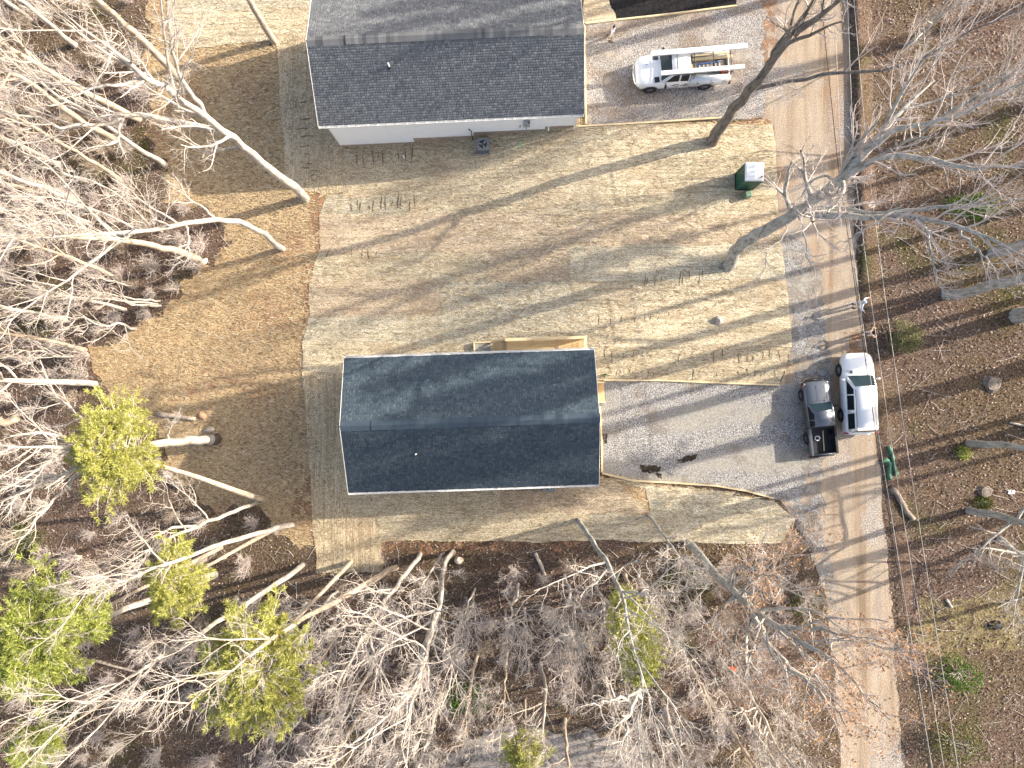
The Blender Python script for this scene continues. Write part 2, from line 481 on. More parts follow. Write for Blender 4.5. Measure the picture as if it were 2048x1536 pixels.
class MB:
    def __init__(s):
        s.v = []
        s.f = []
    def add(s, vs, fs):
        o = len(s.v)
        s.v += [tuple(v) for v in vs]
        s.f += [tuple(i + o for i in f) for f in fs]
        return s
    def box(s, c, d, rot=None):
        hx, hy, hz = d[0] / 2, d[1] / 2, d[2] / 2
        vs = [Vector((x, y, z)) for z in (-hz, hz) for y in (-hy, hy) for x in (-hx, hx)]
        if rot is not None:
            vs = [rot @ v for v in vs]
        c = Vector(c)
        return s.add([v + c for v in vs], [(0, 2, 3, 1), (4, 5, 7, 6), (0, 1, 5, 4), (2, 6, 7, 3), (0, 4, 6, 2), (1, 3, 7, 5)])
    def bar(s, a, b, w, h, up=(0, 0, 1)):
        a, b = Vector(a), Vector(b)
        d = b - a
        L = d.length
        y = d.normalized()
        u = Vector(up)
        x = y.cross(u)
        if x.length < 1e-5:
            x = y.cross(Vector((1, 0, 0)))
        x.normalize()
        z = x.cross(y)
        m = Matrix((x, y, z)).transposed()
        return s.box((a + b) / 2, (w, L, h), m)
    def prism(s, pts, z0, z1):
        n = len(pts)
        vs = [(p[0], p[1], z0) for p in pts] + [(p[0], p[1], z1) for p in pts]
        fs = [tuple(range(n - 1, -1, -1)), tuple(range(n, 2 * n))] + [(i, (i + 1) % n, n + (i + 1) % n, n + i) for i in range(n)]
        return s.add(vs, fs)
    def quad(s, a, b, c, d):
        return s.add([a, b, c, d], [(0, 1, 2, 3)])
    def slab(s, pts, n, t):
        """polygon of 3D points extruded by thickness t along normal n"""
        n = Vector(n).normalized()
        k = len(pts)
        pts = [Vector(p) for p in pts]
        vs = pts + [p + n * t for p in pts]
        fs = [tuple(range(k - 1, -1, -1)), tuple(range(k, 2 * k))] + [(i, (i + 1) % k, k + (i + 1) % k, k + i) for i in range(k)]
        return s.add(vs, fs)
    def cyl(s, a, b, r0, r1=None, n=12):
        r1 = r0 if r1 is None else r1
        a, b = Vector(a), Vector(b)
        d = (b - a).normalized()
        u = d.orthogonal().normalized()
        w = d.cross(u)
        vs = []
        for p, r in ((a, r0), (b, r1)):
            for i in range(n):
                t = 2 * math.pi * i / n
                vs.append(p + (u * math.cos(t) + w * math.sin(t)) * r)
        fs = [(i, (i + 1) % n, n + (i + 1) % n, n + i) for i in range(n)] + [tuple(range(n - 1, -1, -1)), tuple(range(n, 2 * n))]
        return s.add(vs, fs)
    def tube(s, pts, rs, n=8, cap=True):
        pts = [Vector(p) for p in pts]
        if not hasattr(rs, '__len__'):
            rs = [rs] * len(pts)
        vs = []
        u = None
        for i, p in enumerate(pts):
            d = (pts[min(i + 1, len(pts) - 1)] - pts[max(i - 1, 0)]).normalized()
            if u is None:
                u = d.orthogonal().normalized()
            else:
                u = (u - d * u.dot(d)).normalized()
            w = d.cross(u)
            for k in range(n):
                t = 2 * math.pi * k / n
                vs.append(p + (u * math.cos(t) + w * math.sin(t)) * rs[i])
        fs = []
        for i in range(len(pts) - 1):
            for k in range(n):
                a = i * n + k
                b2 = i * n + (k + 1) % n
                fs.append((a, b2, b2 + n, a + n))
        if cap:
            fs += [tuple(range(n - 1, -1, -1)), tuple(range(len(vs) - n, len(vs)))]
        return s.add(vs, fs)
    def build(s, name, mat, parent=None, smooth=False, bevel=0.0, seg=2):
        me = bpy.data.meshes.new(name)
        me.from_pydata(s.v, [], s.f)
        bm = bmesh.new()
        bm.from_mesh(me)
        bmesh.ops.recalc_face_normals(bm, faces=bm.faces)
        if bevel > 0:
            es = [e for e in bm.edges if len(e.link_faces) == 2 and e.calc_face_angle(0) > 0.35]
            bmesh.ops.bevel(bm, geom=es, offset=bevel, segments=seg, affect='EDGES', clamp_overlap=True)
        if smooth:
            for f in bm.faces:
                f.smooth = True
        bm.to_mesh(me)
        bm.free()
        return link(name, me, mat, parent)

# ------------------------------------------------------------------ ground sheets
def pip(pts, poly):
    """vectorised point in polygon; pts (n,2)"""
    poly = np.asarray(poly, float)
    x, y = pts[:, 0], pts[:, 1]
    ins = np.zeros(len(pts), bool)
    n = len(poly)
    j = n - 1
    for i in range(n):
        xi, yi = poly[i]
        xj, yj = poly[j]
        c = ((yi > y) != (yj > y)) & (x < (xj - xi) * (y - yi) / (yj - yi + 1e-12) + xi)
        ins ^= c
        j = i
    return ins
def ragged(pts, step=0.35, amp=0.12):
    """densify a world polygon and roughen its outline"""
    out = []
    n = len(pts)
    ph = random.uniform(0, 100)
    s = 0.0
    for i in range(n):
        a = Vector(pts[i][:2])
        b = Vector(pts[(i + 1) % n][:2])
        L = (b - a).length
        k = max(1, int(L / step))
        d = (b - a) / max(L, 1e-6)
        nn = Vector((-d.y, d.x))
        for j in range(k):
            q = a + (b - a) * (j / k)
            o = amp * (0.55 * math.sin((s + ph) * 1.3) + 0.35 * math.sin((s + ph) * 3.7 + 1) + random.uniform(-0.6, 0.6))
            s += L / k
            out.append((q.x + nn.x * o, q.y + nn.y * o))
    return out
def sheet(name, px, off, mat, amp=0.12, step=0.35, kind='structure', parent=None):
    w = [P(*p) for p in px]
    pts = ragged(w, step, amp) if amp > 0 else [(p.x, p.y) for p in w]
    bm = bmesh.new()
    vs = [bm.verts.new((x, y, 0)) for x, y in pts]
    f = bm.faces.new(vs)
    bmesh.ops.triangulate(bm, faces=[f])
    x0 = min(p[0] for p in pts)
    x1 = max(p[0] for p in pts)
    for kx in KX:
        if x0 < kx < x1:
            g = bm.verts[:] + bm.edges[:] + bm.faces[:]
            bmesh.ops.bisect_plane(bm, geom=g, plane_co=(kx, 0, 0), plane_no=(1, 0, 0))
    for v in bm.verts:
        v.co.z = tz(v.co.x) + off
    bmesh.ops.recalc_face_normals(bm, faces=bm.faces)
    if sum(f.normal.z for f in bm.faces) < 0:
        bmesh.ops.reverse_faces(bm, faces=bm.faces)
    me = bpy.data.meshes.new(name)
    bm.to_mesh(me)
    bm.free()
    o = link(name, me, mat, parent)
    if kind and parent is None:
        o['kind'] = kind
    return o

# one big ground sheet
ys = np.array([-600, -120, -40, 0, 40, 120, 600], float)
gv = np.array([[x, y, z] for y in ys for x, z in zip(KX, KZ)])
nx = len(KX)
gf = np.array([[j * nx + i, j * nx + i + 1, (j + 1) * nx + i + 1, (j + 1) * nx + i] for j in range(len(ys) - 1) for i in range(nx - 1)])
o = link('ground', np_mesh('ground', gv, gf), M_litter)
tag(o, kind='structure')

POLY_LOOSE = [(300, -60), (640, -60), (640, 300), (665, 420), (660, 600), (650, 760), (660, 1085), (600, 1100), (560, 1062), (520, 1010), (410, 1015), (350, 960), (330, 880), (210, 800), (180, 700), (300, 645), (350, 590), (470, 475), (430, 440), (340, 400), (305, 280), (300, 180), (290, 60)]
POLY_ROAD = [(1505, -120), (1518, 60), (1525, 245), (1546, 258), (1550, 400), (1560, 520), (1566, 640), (1570, 740), (1556, 772), (1560, 1000), (1590, 1040), (1630, 1110), (1655, 1230), (1672, 1400), (1690, 1640), (1818, 1640), (1795, 1400), (1787, 1250), (1772, 1080), (1752, 880), (1735, 740), (1716, 600), (1706, 400), (1702, 200), (1698, -120)]
POLY_DRIVE1 = [(1200, 760), (1400, 764), (1556, 770), (1585, 764), (1612, 775), (1618, 900), (1612, 960), (1600, 1010), (1548, 996), (1490, 981), (1430, 971), (1270, 963), (1200, 945)]
POLY_DRIVE2 = [(1168, 48), (1472, 12), (1475, -120), (1530, -120), (1535, 60), (1530, 235), (1450, 240), (1300, 246), (1168, 252)]
POLY_YARD = [(600, -60), (640, 250), (1170, 230), (1175, 250), (1540, 240), (1560, 480), (1585, 740), (1560, 772), (1200, 762), (1200, 945), (1545, 996), (1600, 1075), (1560, 1085), (1180, 1080), (760, 1085), (760, 1150), (635, 1150), (605, 760), (615, 560), (640, 400), (560, 390), (555, 90), (330, 90), (330, -60)]
sheet('loose_straw_ground', POLY_LOOSE, 0.008, M_loose, 0.5, 0.4)
sheet('thin_straw_ground', [(640, 240), (1165, 235), (1175, 252), (1535, 242), (1550, 480), (1570, 740), (1552, 768), (1200, 758), (1200, 950), (1545, 1000), (1590, 1072), (1560, 1082), (1180, 1076), (760, 1078), (760, 1140), (640, 1140), (612, 760), (622, 560), (645, 400)], 0.0125, M_loose, 0.10, 0.5)
sheet('dirt_road', POLY_ROAD, 0.010, M_road, 0.13, 0.45)
sheet('gravel_drive', POLY_DRIVE1, 0.018, M_gravel, 0.10, 0.3)
sheet('gravel_strip', [(1560, 470), (1610, 480), (1645, 560), (1655, 700), (1668, 780), (1660, 900), (1640, 960), (1650, 1080), (1670, 1200), (1660, 1210), (1625, 1110), (1590, 1050), (1600, 960), (1605, 800), (1585, 740), (1576, 600)], 0.022, M_gravel_thin, 0.25, 0.3)
M_mud = mat_clay('dark_mud', (0.018, 0.014, 0.011), (0.075, 0.058, 0.045), (0.40, 0.50))
for px in ([(1280, 932), (1300, 930), (1322, 934), (1324, 946), (1305, 948), (1284, 944)], [(1350, 918), (1372, 910), (1394, 908), (1392, 920), (1368, 924)], [(1202, 868), (1216, 870), (1214, 884), (1203, 888)], [(1310, 950), (1322, 948), (1324, 958), (1314, 958)]):
    sheet('mud_patch', px, 0.026, M_mud, 0.12, 0.15)
sheet('gravel_parking', POLY_DRIVE2, 0.018, M_gravel2, 0.06, 0.3)
sheet('mulch_bed', [(1213, -40), (1222, 10), (1237, 38), (1350, 27), (1472, 12), (1472, -90), (1205, -90)], 0.05, M_mulch, 0.06, 0.2)
sheet('pale_track', [(930, 1490), (965, 1450), (1080, 1452), (1200, 1472), (1300, 1490), (1380, 1640), (760, 1640), (800, 1560)], 0.012, M_paledirt, 0.4, 0.45)
sheet('grassy_verge', [(1805, 1205), (1900, 1200), (2090, 1150), (2110, 1290), (1960, 1300), (1900, 1330), (1845, 1320), (1810, 1260)], 0.014, mat_clay('dry_grass_earth', (0.10, 0.08, 0.035), (0.32, 0.26, 0.14), (0.36, 0.52)), 0.35, 0.3)
for nm, px, am in (('clay', [(1390, 255), (1540, 235), (1550, 258), (1480, 262), (1180, 268), (1160, 258)], 0.15),
                   ('clay', [(1520, 0), (1552, 0), (1560, 110), (1530, 130)], 0.25),
                   ('clay', [(590, 385), (655, 380), (665, 430), (640, 520), (625, 500), (630, 420)], 0.35),
                   ('clay', [(540, 60), (565, 50), (560, 95), (545, 90)], 0.2),
                   ('clay', [(610, 520), (645, 520), (630, 640), (608, 700), (600, 640)], 0.35),
                   ('clay', [(600, 930), (630, 930), (640, 1090), (610, 1080), (590, 1020)], 0.35),
                   ('clay', [(640, 1080), (1150, 1080), (1140, 1100), (900, 1105), (760, 1110)], 0.3),
                   ('clay', [(1565, 1040), (1595, 1050), (1610, 1110), (1580, 1130), (1560, 1090)], 0.25),
                   ('clay', [(1680, 660), (1725, 660), (1735, 710), (1700, 712)], 0.25)):
    sheet('bare_clay', px, 0.024, M_clay, am, 0.25)
# low grassy strip / ditch along the far side of the road
def ditch():
    left = [(1700, -60), (1706, 120), (1709, 300), (1716, 430), (1724, 560), (1736, 680), (1760, 850), (1783, 1050), (1802, 1250)]
    mb = MB()
    vs, fs = [], []
    for i, p in enumerate(left):
        hb = float(np.interp(p[1], [450, 600], [0.42, 0.10]))
        for j, (dx, dz) in enumerate(((-5, 0.012), (3, hb), (13, hb * 0.85), (40, 0.013))):
            q = P(p[0] + dx + random.uniform(-2, 2), p[1])
            vs.append((q.x, q.y, q.z + dz))
    for i in range(len(left) - 1):
        for j in range(3):
            a = i * 4 + j
            fs.append((a, a + 1, a + 5, a + 4))
    mb.add(vs, fs)
    o = mb.build('leafy_road_bank', M_litter, smooth=True)
    o['kind'] = 'structure'
ditch()

# straw mats: every laid strip is a piece of the straw yard
straw_yard = bpy.data.objects.new('straw_yard', None)
C.objects.link(straw_yard)
straw_yard['kind'] = 'structure'
mat_count = 0
def straw_mat(c4, mat, off=None):
    """c4: four pixel corners TL,TR,BR,BL"""
    global mat_count
    mat_count += 1
    off = 0.030 + (mat_count % 5) * 0.006 if off is None else off
    w = [P(*p) for p in c4]
    Lu = max((w[1] - w[0]).length, (w[2] - w[3]).length)
    Lv = max((w[3] - w[0]).length, (w[2] - w[1]).length)
    nu, nv = max(2, int(Lu / 0.35)), max(2, int(Lv / 0.35))
    ph = random.uniform(0, 50)
    vs = []
    for j in range(nv + 1):
        for i in range(nu + 1):
            u, v = i / nu, j / nv
            a = w[0].lerp(w[1], u)
            b = w[3].lerp(w[2], u)
            p = a.lerp(b, v)
            x, y = p.x, p.y
            if j in (0, nv):
                y += 0.05 * math.sin(x * 1.1 + ph) + random.uniform(-0.035, 0.035)
            if i in (0, nu):
                x += 0.05 * math.sin(y * 1.3 + ph) + random.uniform(-0.035, 0.035)
            z = tz(x) + off + 0.010 * (math.sin(x * 1.7 + ph) * math.sin(y * 2.3 + ph)) + random.uniform(-0.004, 0.009)
            vs.append((x, y, max(z, tz(x) + 0.026)))
    fs = [[j * (nu + 1) + i, (j + 1) * (nu + 1) + i, (j + 1) * (nu + 1) + i + 1, j * (nu + 1) + i + 1] for j in range(nv) for i in range(nu)]
    me = np_mesh('straw_mat', np.array(vs), np.array(fs), True)
    return link('straw_mat', me, mat, straw_yard)
# yard between the houses: rows running across
def lerp_edge(edge, y):
    return float(np.interp(y, [e[1] for e in edge], [e[0] for e in edge]))
left_e = [(697, 262), (697, 385), (640, 400), (640, 500), (620, 565), (618, 640), (605, 690), (605, 740)]
right_e = [(1545, 240), (1552, 330), (1556, 420), (1565, 520), (1578, 620), (1583, 700), (1580, 745), (1560, 768)]
rowsL = [262, 325, 392, 432, 502, 565, 631, 688, 742]
rowsR = [252, 310, 375, 425, 492, 556, 620, 690, 768]
splits = [(1010, ), (900, 1300), (820, 1260), (1080, ), (986, 1144), (880, 1144), (1180, ), (1165, )]
for r in range(8):
    yl0, yl1, yr0, yr1 = rowsL[r], rowsL[r + 1], rowsR[r], rowsR[r + 1]
    xl0, xl1 = lerp_edge(left_e, yl0 + 4), lerp_edge(left_e, yl1 - 4)
    xr0, xr1 = lerp_edge(right_e, yr0), lerp_edge(right_e, yr1)
    if r == 0:
        xl0 = xl1 = 690
    xs = [None] + list(splits[r]) + [None]
    for k in range(len(xs) - 1):
        def yy(x, top):
            return np.interp(x, [xl0, xr0], [yl0, yr0]) - 3 if top else np.interp(x, [xl1, xr1], [yl1, yr1]) + 3
        a0 = xl0 if xs[k] is None else xs[k] - 4
        a1 = xl1 if xs[k] is None else xs[k] - 4
        b0 = xr0 if xs[k + 1] is None else xs[k + 1] + 4
        b1 = xr1 if xs[k + 1] is None else xs[k + 1] + 4
        m = [0, 0, 1, 2, 0, 2, 1, 0][r] if k == 0 else [0, 0, 0, 2, 2, 1, 0, 0][r] if k == 1 else [0, 0, 0, 1, 1, 0, 1, 0][r]
        straw_mat([(a0, yy(a0, True)), (b0, yy(b0, True)), (b1, yy(b1, False)), (a1, yy(a1, False))], M_straw_h[m])
# strips laid the other way beside the houses
straw_mat([(553, 80), (612, 70), (640, 388), (572, 375)], M_straw_v[1])
straw_mat([(612, 70), (660, 120), (702, 300), (700, 388), (640, 390)], M_straw_v[0]) if False else straw_mat([(610, 75), (680, 110), (702, 385), (638, 390)], M_straw_v[0])
straw_mat([(605, 738), (648, 738), (672, 1145), (634, 1148)], M_straw_v[0])
straw_mat([(645, 738), (700, 735), (704, 1000), (662, 1005)], M_straw_v[1])
straw_mat([(660, 985), (762, 990), (762, 1142), (670, 1148)], M_straw_v[1])
straw_mat([(655, 735), (760, 732), (760, 760), (655, 765)], M_straw_h[2])
# below the lower house
straw_mat([(700, 975), (1010, 965), (1010, 1032), (700, 1030)], M_straw_h[0])
straw_mat([(1000, 960), (1225, 958), (1300, 1025), (1000, 1033)], M_straw_h[2])
straw_mat([(755, 1026), (1180, 1024), (1180, 1082), (760, 1082)], M_straw_h[0])
straw_mat([(1205, 950), (1300, 970), (1470, 984), (1440, 1030)], M_straw_h[0])
straw_mat([(1290, 975), (1545, 1000), (1590, 1040), (1300, 1032)], M_straw_h[1])
straw_mat([(1175, 1024), (1590, 1034), (1560, 1088), (1175, 1080)], M_straw_h[1])
# above, beyond the upper house
straw_mat([(335, 25), (620, 8), (612, 76), (345, 100)], M_straw_h[0])
straw_mat([(330, -60), (625, -60), (620, 12), (335, 30)], M_straw_h[1])
straw_mat([(1165, -60), (1225, -60), (1235, 42), (1168, 48)], M_straw_h[0])
# machine track prints pressed in the straw
def tracks():
    mb = MB()
    def print_row(x0, y0, x1, y1, n, ln, vert=True, wid=0.045):
        for i in range(n):
            t = (i + random.uniform(-0.45, 0.45)) / max(1, n - 1)
            cx, cy = x0 + (x1 - x0) * t + (0 if vert else random.uniform(-5, 5)), y0 + (y1 - y0) * t + (random.uniform(-5, 5) if vert else 0)
            k = ln * random.uniform(0.3, 1.15)
            if random.random() < (0.4 if n > 20 else 0.18):
                continue
            sk = random.uniform(-4, 4)
            pts = []
            for s in range(5):
                u = s / 4 - 0.5
                if vert:
                    q = P(cx + sk * u + random.uniform(-0.7, 0.7), cy + u * k)
                else:
                    q = P(cx + u * k, cy + sk * u + random.uniform(-0.7, 0.7))
                pts.append((q.x, q.y, q.z + 0.043))
            mb.tube(pts, [0.015, wid * random.uniform(0.5, 1), wid * random.uniform(0.6, 1), wid * random.uniform(0.4, 1), 0.012], 5)
    print_row(605, 195, 612, 360, 13, 26, False)
    print_row(625, 330, 626, 365, 4, 20, False)
    print_row(715, 318, 820, 312, 9, 36)
    print_row(700, 412, 830, 406, 12, 32)
    print_row(660, 512, 760, 505, 7, 26)
    print_row(1285, 560, 1410, 550, 10, 34)
    print_row(1200, 640, 1380, 632, 13, 20)
    print_row(1215, 712, 1575, 712, 27, 24, True, 0.03)
    print_row(1215, 742, 1575, 748, 27, 20, True, 0.03)
    o = mb.build('track_prints', M_track, straw_yard, True)
    o['kind'] = 'stuff'
tracks()
#PART2
# ------------------------------------------------------------------ houses
def shingle_mesh(name, L, slope_len, ang, W, eave_z, rise, seed):
    r = np.random.default_rng(seed)
    V, F = [], []
    exp_ = 0.145
    n = int(math.ceil(slope_len / exp_))
    base = 0
    for side in (-1, 1):
        dirn = np.array([0, -side * (W / 2) / slope_len, rise / slope_len])      # up the slope
        nor = np.array([0, side * rise / slope_len, (W / 2) / slope_len])
        e0 = np.array([0, side * W / 2, eave_z])
        for c in range(n):
            s0 = c * exp_
            s1 = min(s0 + exp_ + 0.05, slope_len)
            ws = r.uniform(0.11, 0.25, int(L / 0.15))
            xs = np.concatenate([[0], np.cumsum(ws)]) - L / 2 - r.uniform(0, 0.2)
            xs = np.clip(xs, -L / 2, L / 2)
            for a, b in zip(xs[:-1], xs[1:]):
                if b - a < 0.02:
                    continue
                lift = 0.016 + r.uniform(0, 0.014)
                g = 0.010
                s00 = s0 + r.uniform(-0.012, 0.012)
                for (x, s, h) in ((a + g, s00, lift), (b - g, s00, lift), (b - g, s1, 0.004), (a + g, s1, 0.004), (a + g, s00, 0.0), (b - g, s00, 0.0)):
                    p = e0 + dirn * s + nor * h
                    V.append((x, p[1], p[2]))
                q = [(0, 1, 2, 3), (4, 5, 1, 0)]
                if side > 0:
                    q = [t[::-1] for t in q]
                F += [tuple(base + i for i in t) for t in q]
                base += 6
    return np_mesh(name, np.array(V), np.array(F))
def make_house(label, loc, rot, L, W, eave, rise, shing, steps_s, seed, vent, vent_range):
    t = thing('house', label, 'house', (loc[0], loc[1], 0), rot)
    slope = math.hypot(W / 2, rise)
    oh = 0.34
    bx, by = L / 2 - oh, W / 2 - oh
    def zg(x):
        return tz(loc[0] + x * math.cos(rot))
    # roof
    roof = MB()
    for s in (-1, 1):
        nor = Vector((0, s * rise / slope, W / 2 / slope))
        roof.slab([(-L / 2, s * W / 2, eave), (L / 2, s * W / 2, eave), (L / 2, 0.0, eave + rise), (-L / 2, 0.0, eave + rise)], -nor, 0.14)
    ro = roof.build('roof', M_deck, t)
    so = link('shingles', shingle_mesh('shingles', L, slope, 0, W, eave, rise, seed), shing, ro)
    so['kind'] = 'stuff'
    # ridge caps: one overlapping folded shingle after another
    me = None
    n = int(L / 0.235)
    for i in range(n):
        x = -L / 2 + (i + 0.5) * L / n
        up = 0.075 if vent_range[0] * L < x + L / 2 < vent_range[1] * L else 0.022
        if me is None:
            mb = MB()
            k = rise / (W / 2)
            pts = [(-0.30, -0.30 * k + 0.0), (0, 0.012), (0.30, -0.30 * k + 0.0)]
            vs = []
            for xx, dz in ((-0.15, 0.0), (0.15, 0.014)):
                for yy, z in pts:
                    vs.append((xx, yy, z + dz))
                for yy, z in pts:
                    vs.append((xx, yy, z + dz - 0.02))
            mb.add(vs, [(0, 1, 7, 6), (1, 2, 8, 7), (6, 7, 10, 9), (7, 8, 11, 10), (0, 6, 9, 3), (2, 5, 11, 8)])
            c0 = mb.build('ridge_cap', M_ridge1 if shing is M_shing1 else M_ridge2, ro)
            me = c0.data
            c = c0
        else:
            c = link('ridge_cap', me, None, ro)
        c.location = (x, 0, eave + rise + up)
    # raised ridge vent under the caps
    mb = MB()
    x0, x1 = (vent_range[0] - 0.5) * L, (vent_range[1] - 0.5) * L
    for s in (-1, 1):
        k = rise / (W / 2)
        mb.slab([(x0, 0.0, eave + rise + 0.01), (x1, 0.0, eave + rise + 0.01), (x1, s * 0.27, eave + rise - 0.27 * k + 0.01), (x0, s * 0.27, eave + rise - 0.27 * k + 0.01)], (0, 0, 1), 0.045)
    mb.build('ridge_vent', M_black, ro)
    # rake boards and fascia
    for sx in (-1, 1):
        for sy in (-1, 1):
            mb = MB()
            mb.bar((sx * (L / 2 + 0.016), sy * W / 2, eave - 0.06), (sx * (L / 2 + 0.016), sy * 0.01, eave + rise - 0.06), 0.025, 0.17)
            mb.build('rake_board', M_trim, ro)
    for sy in (-1, 1):
        g = MB()
        y = sy * (W / 2 + 0.07)
        g.box((0, sy * (W / 2 + 0.012), eave - 0.08), (L - 0.02, 0.018, 0.13))
        g.box((0, y + sy * 0.055, eave - 0.075), (L - 0.02, 0.014, 0.11))
        g.box((0, y, eave - 0.14), (L - 0.02, 0.13, 0.014))
        for sx in (-1, 1):
            g.box((sx * (L / 2 - 0.006), y, eave - 0.08), (0.012, 0.13, 0.12))
        go = g.build('gutter', M_trim, t)
        h = MB()
        k = int(L / 0.61)
        for i in range(k + 1):
            h.box((-L / 2 + 0.05 + i * (L - 0.1) / k, y - sy * 0.01, eave - 0.022), (0.035, 0.17, 0.014))
        ho = h.build('gutter_hangers', M_trim, go)
        ho['kind'] = 'stuff'
    # walls with lapped siding
    top = eave - 0.10
    lap = 0.18
    def lapped(a, b, zbot, ztop, nrm, name):
        mb = MB()
        a, b, nrm = Vector(a), Vector(b), Vector(nrm)
        z = ztop
        while z > zbot + 0.01:
            z2 = max(z - lap, zbot)
            p = [(a.x, a.y, z2), (b.x, b.y, z2), (b.x, b.y, z), (a.x, a.y, z)]
            o = [Vector(p[0]) + nrm * 0.022, Vector(p[1]) + nrm * 0.022, Vector(p[2]) + nrm * 0.004, Vector(p[3]) + nrm * 0.004]
            mb.quad(*o)
            mb.quad(Vector(p[0]), Vector(p[1]), o[1], o[0])
            z = z2
        w = mb.build(name, M_white, t)
        return w
    xs = [s[0] for s in steps_s] + [bx]
    for i, (x0, zb) in enumerate(steps_s):
        lapped((x0, -by, 0), (xs[i + 1], -by, 0), zb, top, (0, -1, 0), 'wall_siding')
        lapped((x0, by, 0), (xs[i + 1], by, 0), zb, top, (0, 1, 0), 'wall_siding')
    for sx, zb in ((-1, steps_s[0][1]), (1, steps_s[-1][1])):
        w = lapped((sx * bx, -by, 0), (sx * bx, by, 0), zb, top, (sx, 0, 0), 'wall_siding')
        mb = MB()
        k = rise / (W / 2)
        mb.slab([(sx * bx, -by, top), (sx * bx, by, top), (sx * bx, 0, eave + rise - 0.16)], (sx, 0, 0), 0.02)
        mb.build('gable_siding', M_white, t)
    for sx in (-1, 1):
        for sy in (-1, 1):
            zb = steps_s[0][1] if sx < 0 else steps_s[-1][1]
            mb = MB()
            mb.box((sx * (bx + 0.0), sy * (by + 0.0), (zb + top) / 2), (0.10, 0.10, top - zb))
            mb.build('corner_board', M_trim, t)
    f = MB()
    f.box((0, 0, (-3.2 + 0.2) / 2), (2 * bx - 0.05, 2 * by - 0.05, 3.4))
    f.build('foundation', M_found, t)
    core = MB()
    core.box((0, 0, (0.2 + top) / 2), (2 * bx - 0.03, 2 * by - 0.03, top - 0.2))
    core.build('inner_wall', M_trim, t)
    # windows on the long sides and gable ends
    def window(c, n, w, h):
        c, n = Vector(c), Vector(n)
        side = Vector((-n.y, n.x, 0))
        def rect(cc, ww, hh, out):
            return [cc + side * sx * ww / 2 + Vector((0, 0, sz * hh / 2)) + n * out for sx, sz in ((-1, -1), (1, -1), (1, 1), (-1, 1))]
        fr = MB()
        for sx in (-1, 1):
            fr.slab(rect(c + side * sx * (w / 2 + 0.04), 0.08, h + 0.16, 0.0), n, 0.05)
        for sz in (-1, 1):
            fr.slab(rect(c + Vector((0, 0, sz * (h / 2 + 0.04))), w, 0.08, 0.0), n, 0.05)
        fr.slab(rect(c, w, 0.05, 0.0), n, 0.04)
        fo = fr.build('window', M_trim, t)
        gl = MB()
        gl.slab(rect(c, w, h, 0.0), n, 0.028)
        gl.build('pane', M_glass, fo)
    return t, bx, by, top, window, zg

# upper house
c1, c2 = P(637, 252, 2.95), P(1168, 228, 2.95)
ang2 = math.atan2(c2.y - c1.y, c2.x - c1.x)
L2 = (c2 - c1).length
W2 = 8.7
mid = (c1 + c2) / 2
cen2 = mid + Vector((-math.sin(ang2), math.cos(ang2), 0)) * (W2 / 2)
h2, bx2, by2, top2, win2, zg2 = make_house('white sided house with charcoal shingle roof beside the white service truck', cen2, ang2, L2, W2, 2.95, 2.0, M_shing2,
    [(-(L2 / 2 - 0.34), -1.40), (-2.9, -0.72), (1.2, -0.12), (6.0, 0.36)], 11, None, (0.14, 0.86))
# small gear on its long wall
yw = -by2 - 0.02
mb = MB(); mb.box((4.75, yw - 0.07, 1.15), (0.42, 0.13, 0.95)); mb.box((4.75, yw - 0.16, 1.0), (0.2, 0.06, 0.2))
mb.cyl((4.75, yw - 0.06, 0.7), (4.75, yw - 0.06, -0.4), 0.03, n=8)
mo = mb.build('meter_box', M_meter, h2)
mb = MB(); mb.box((4.88, yw - 0.15, 1.5), (0.11, 0.05, 0.11)); mb.build('meter_dial', M_black, mo)
mb = MB(); mb.box((4.33, yw - 0.05, 0.62), (0.1, 0.08, 0.12)); mb.build('socket_box', M_meter, h2)
mb = MB(); mb.box((0.02, yw - 0.03, 2.05), (0.85, 0.05, 0.55)); vb = mb.build('gable_louvre', M_steel, h2)
for k in range(6):
    mb = MB(); mb.box((0.02, yw - 0.062, 1.83 + k * 0.088), (0.78, 0.012, 0.055)); mb.build('louvre_blade', M_steel_d, vb)
mb = MB(); mb.cyl((6.2, yw - 0.06, 0.35), (6.2, yw - 0.28, 0.32), 0.05, n=8); mb.build('drain_pipe', M_trim, h2)
mb = MB(); mb.box((bx2 + 0.02, yw - 0.16, 1.3), (0.08, 0.08, 2.9)); mb.build('downspout', M_trim, h2)
mb = MB(); mb.tube([(0.95, yw - 0.03, 0.55), (1.1, yw - 0.1, 0.3), (1.15, yw - 0.5, -0.2)], 0.035, 6); mb.build('refrigerant_line', M_black, h2)
win2((-bx2 - 0.02, 0, 1.6), (-1, 0, 0), 1.4, 1.1)
win2((-4, by2 + 0.02, 1.5), (0, 1, 0), 0.9, 1.2)
win2((3, by2 + 0.02, 1.5), (0, 1, 0), 0.9, 1.2)
win2((bx2 + 0.02, 1.8, 1.6), (1, 0, 0), 1.4, 1.2)
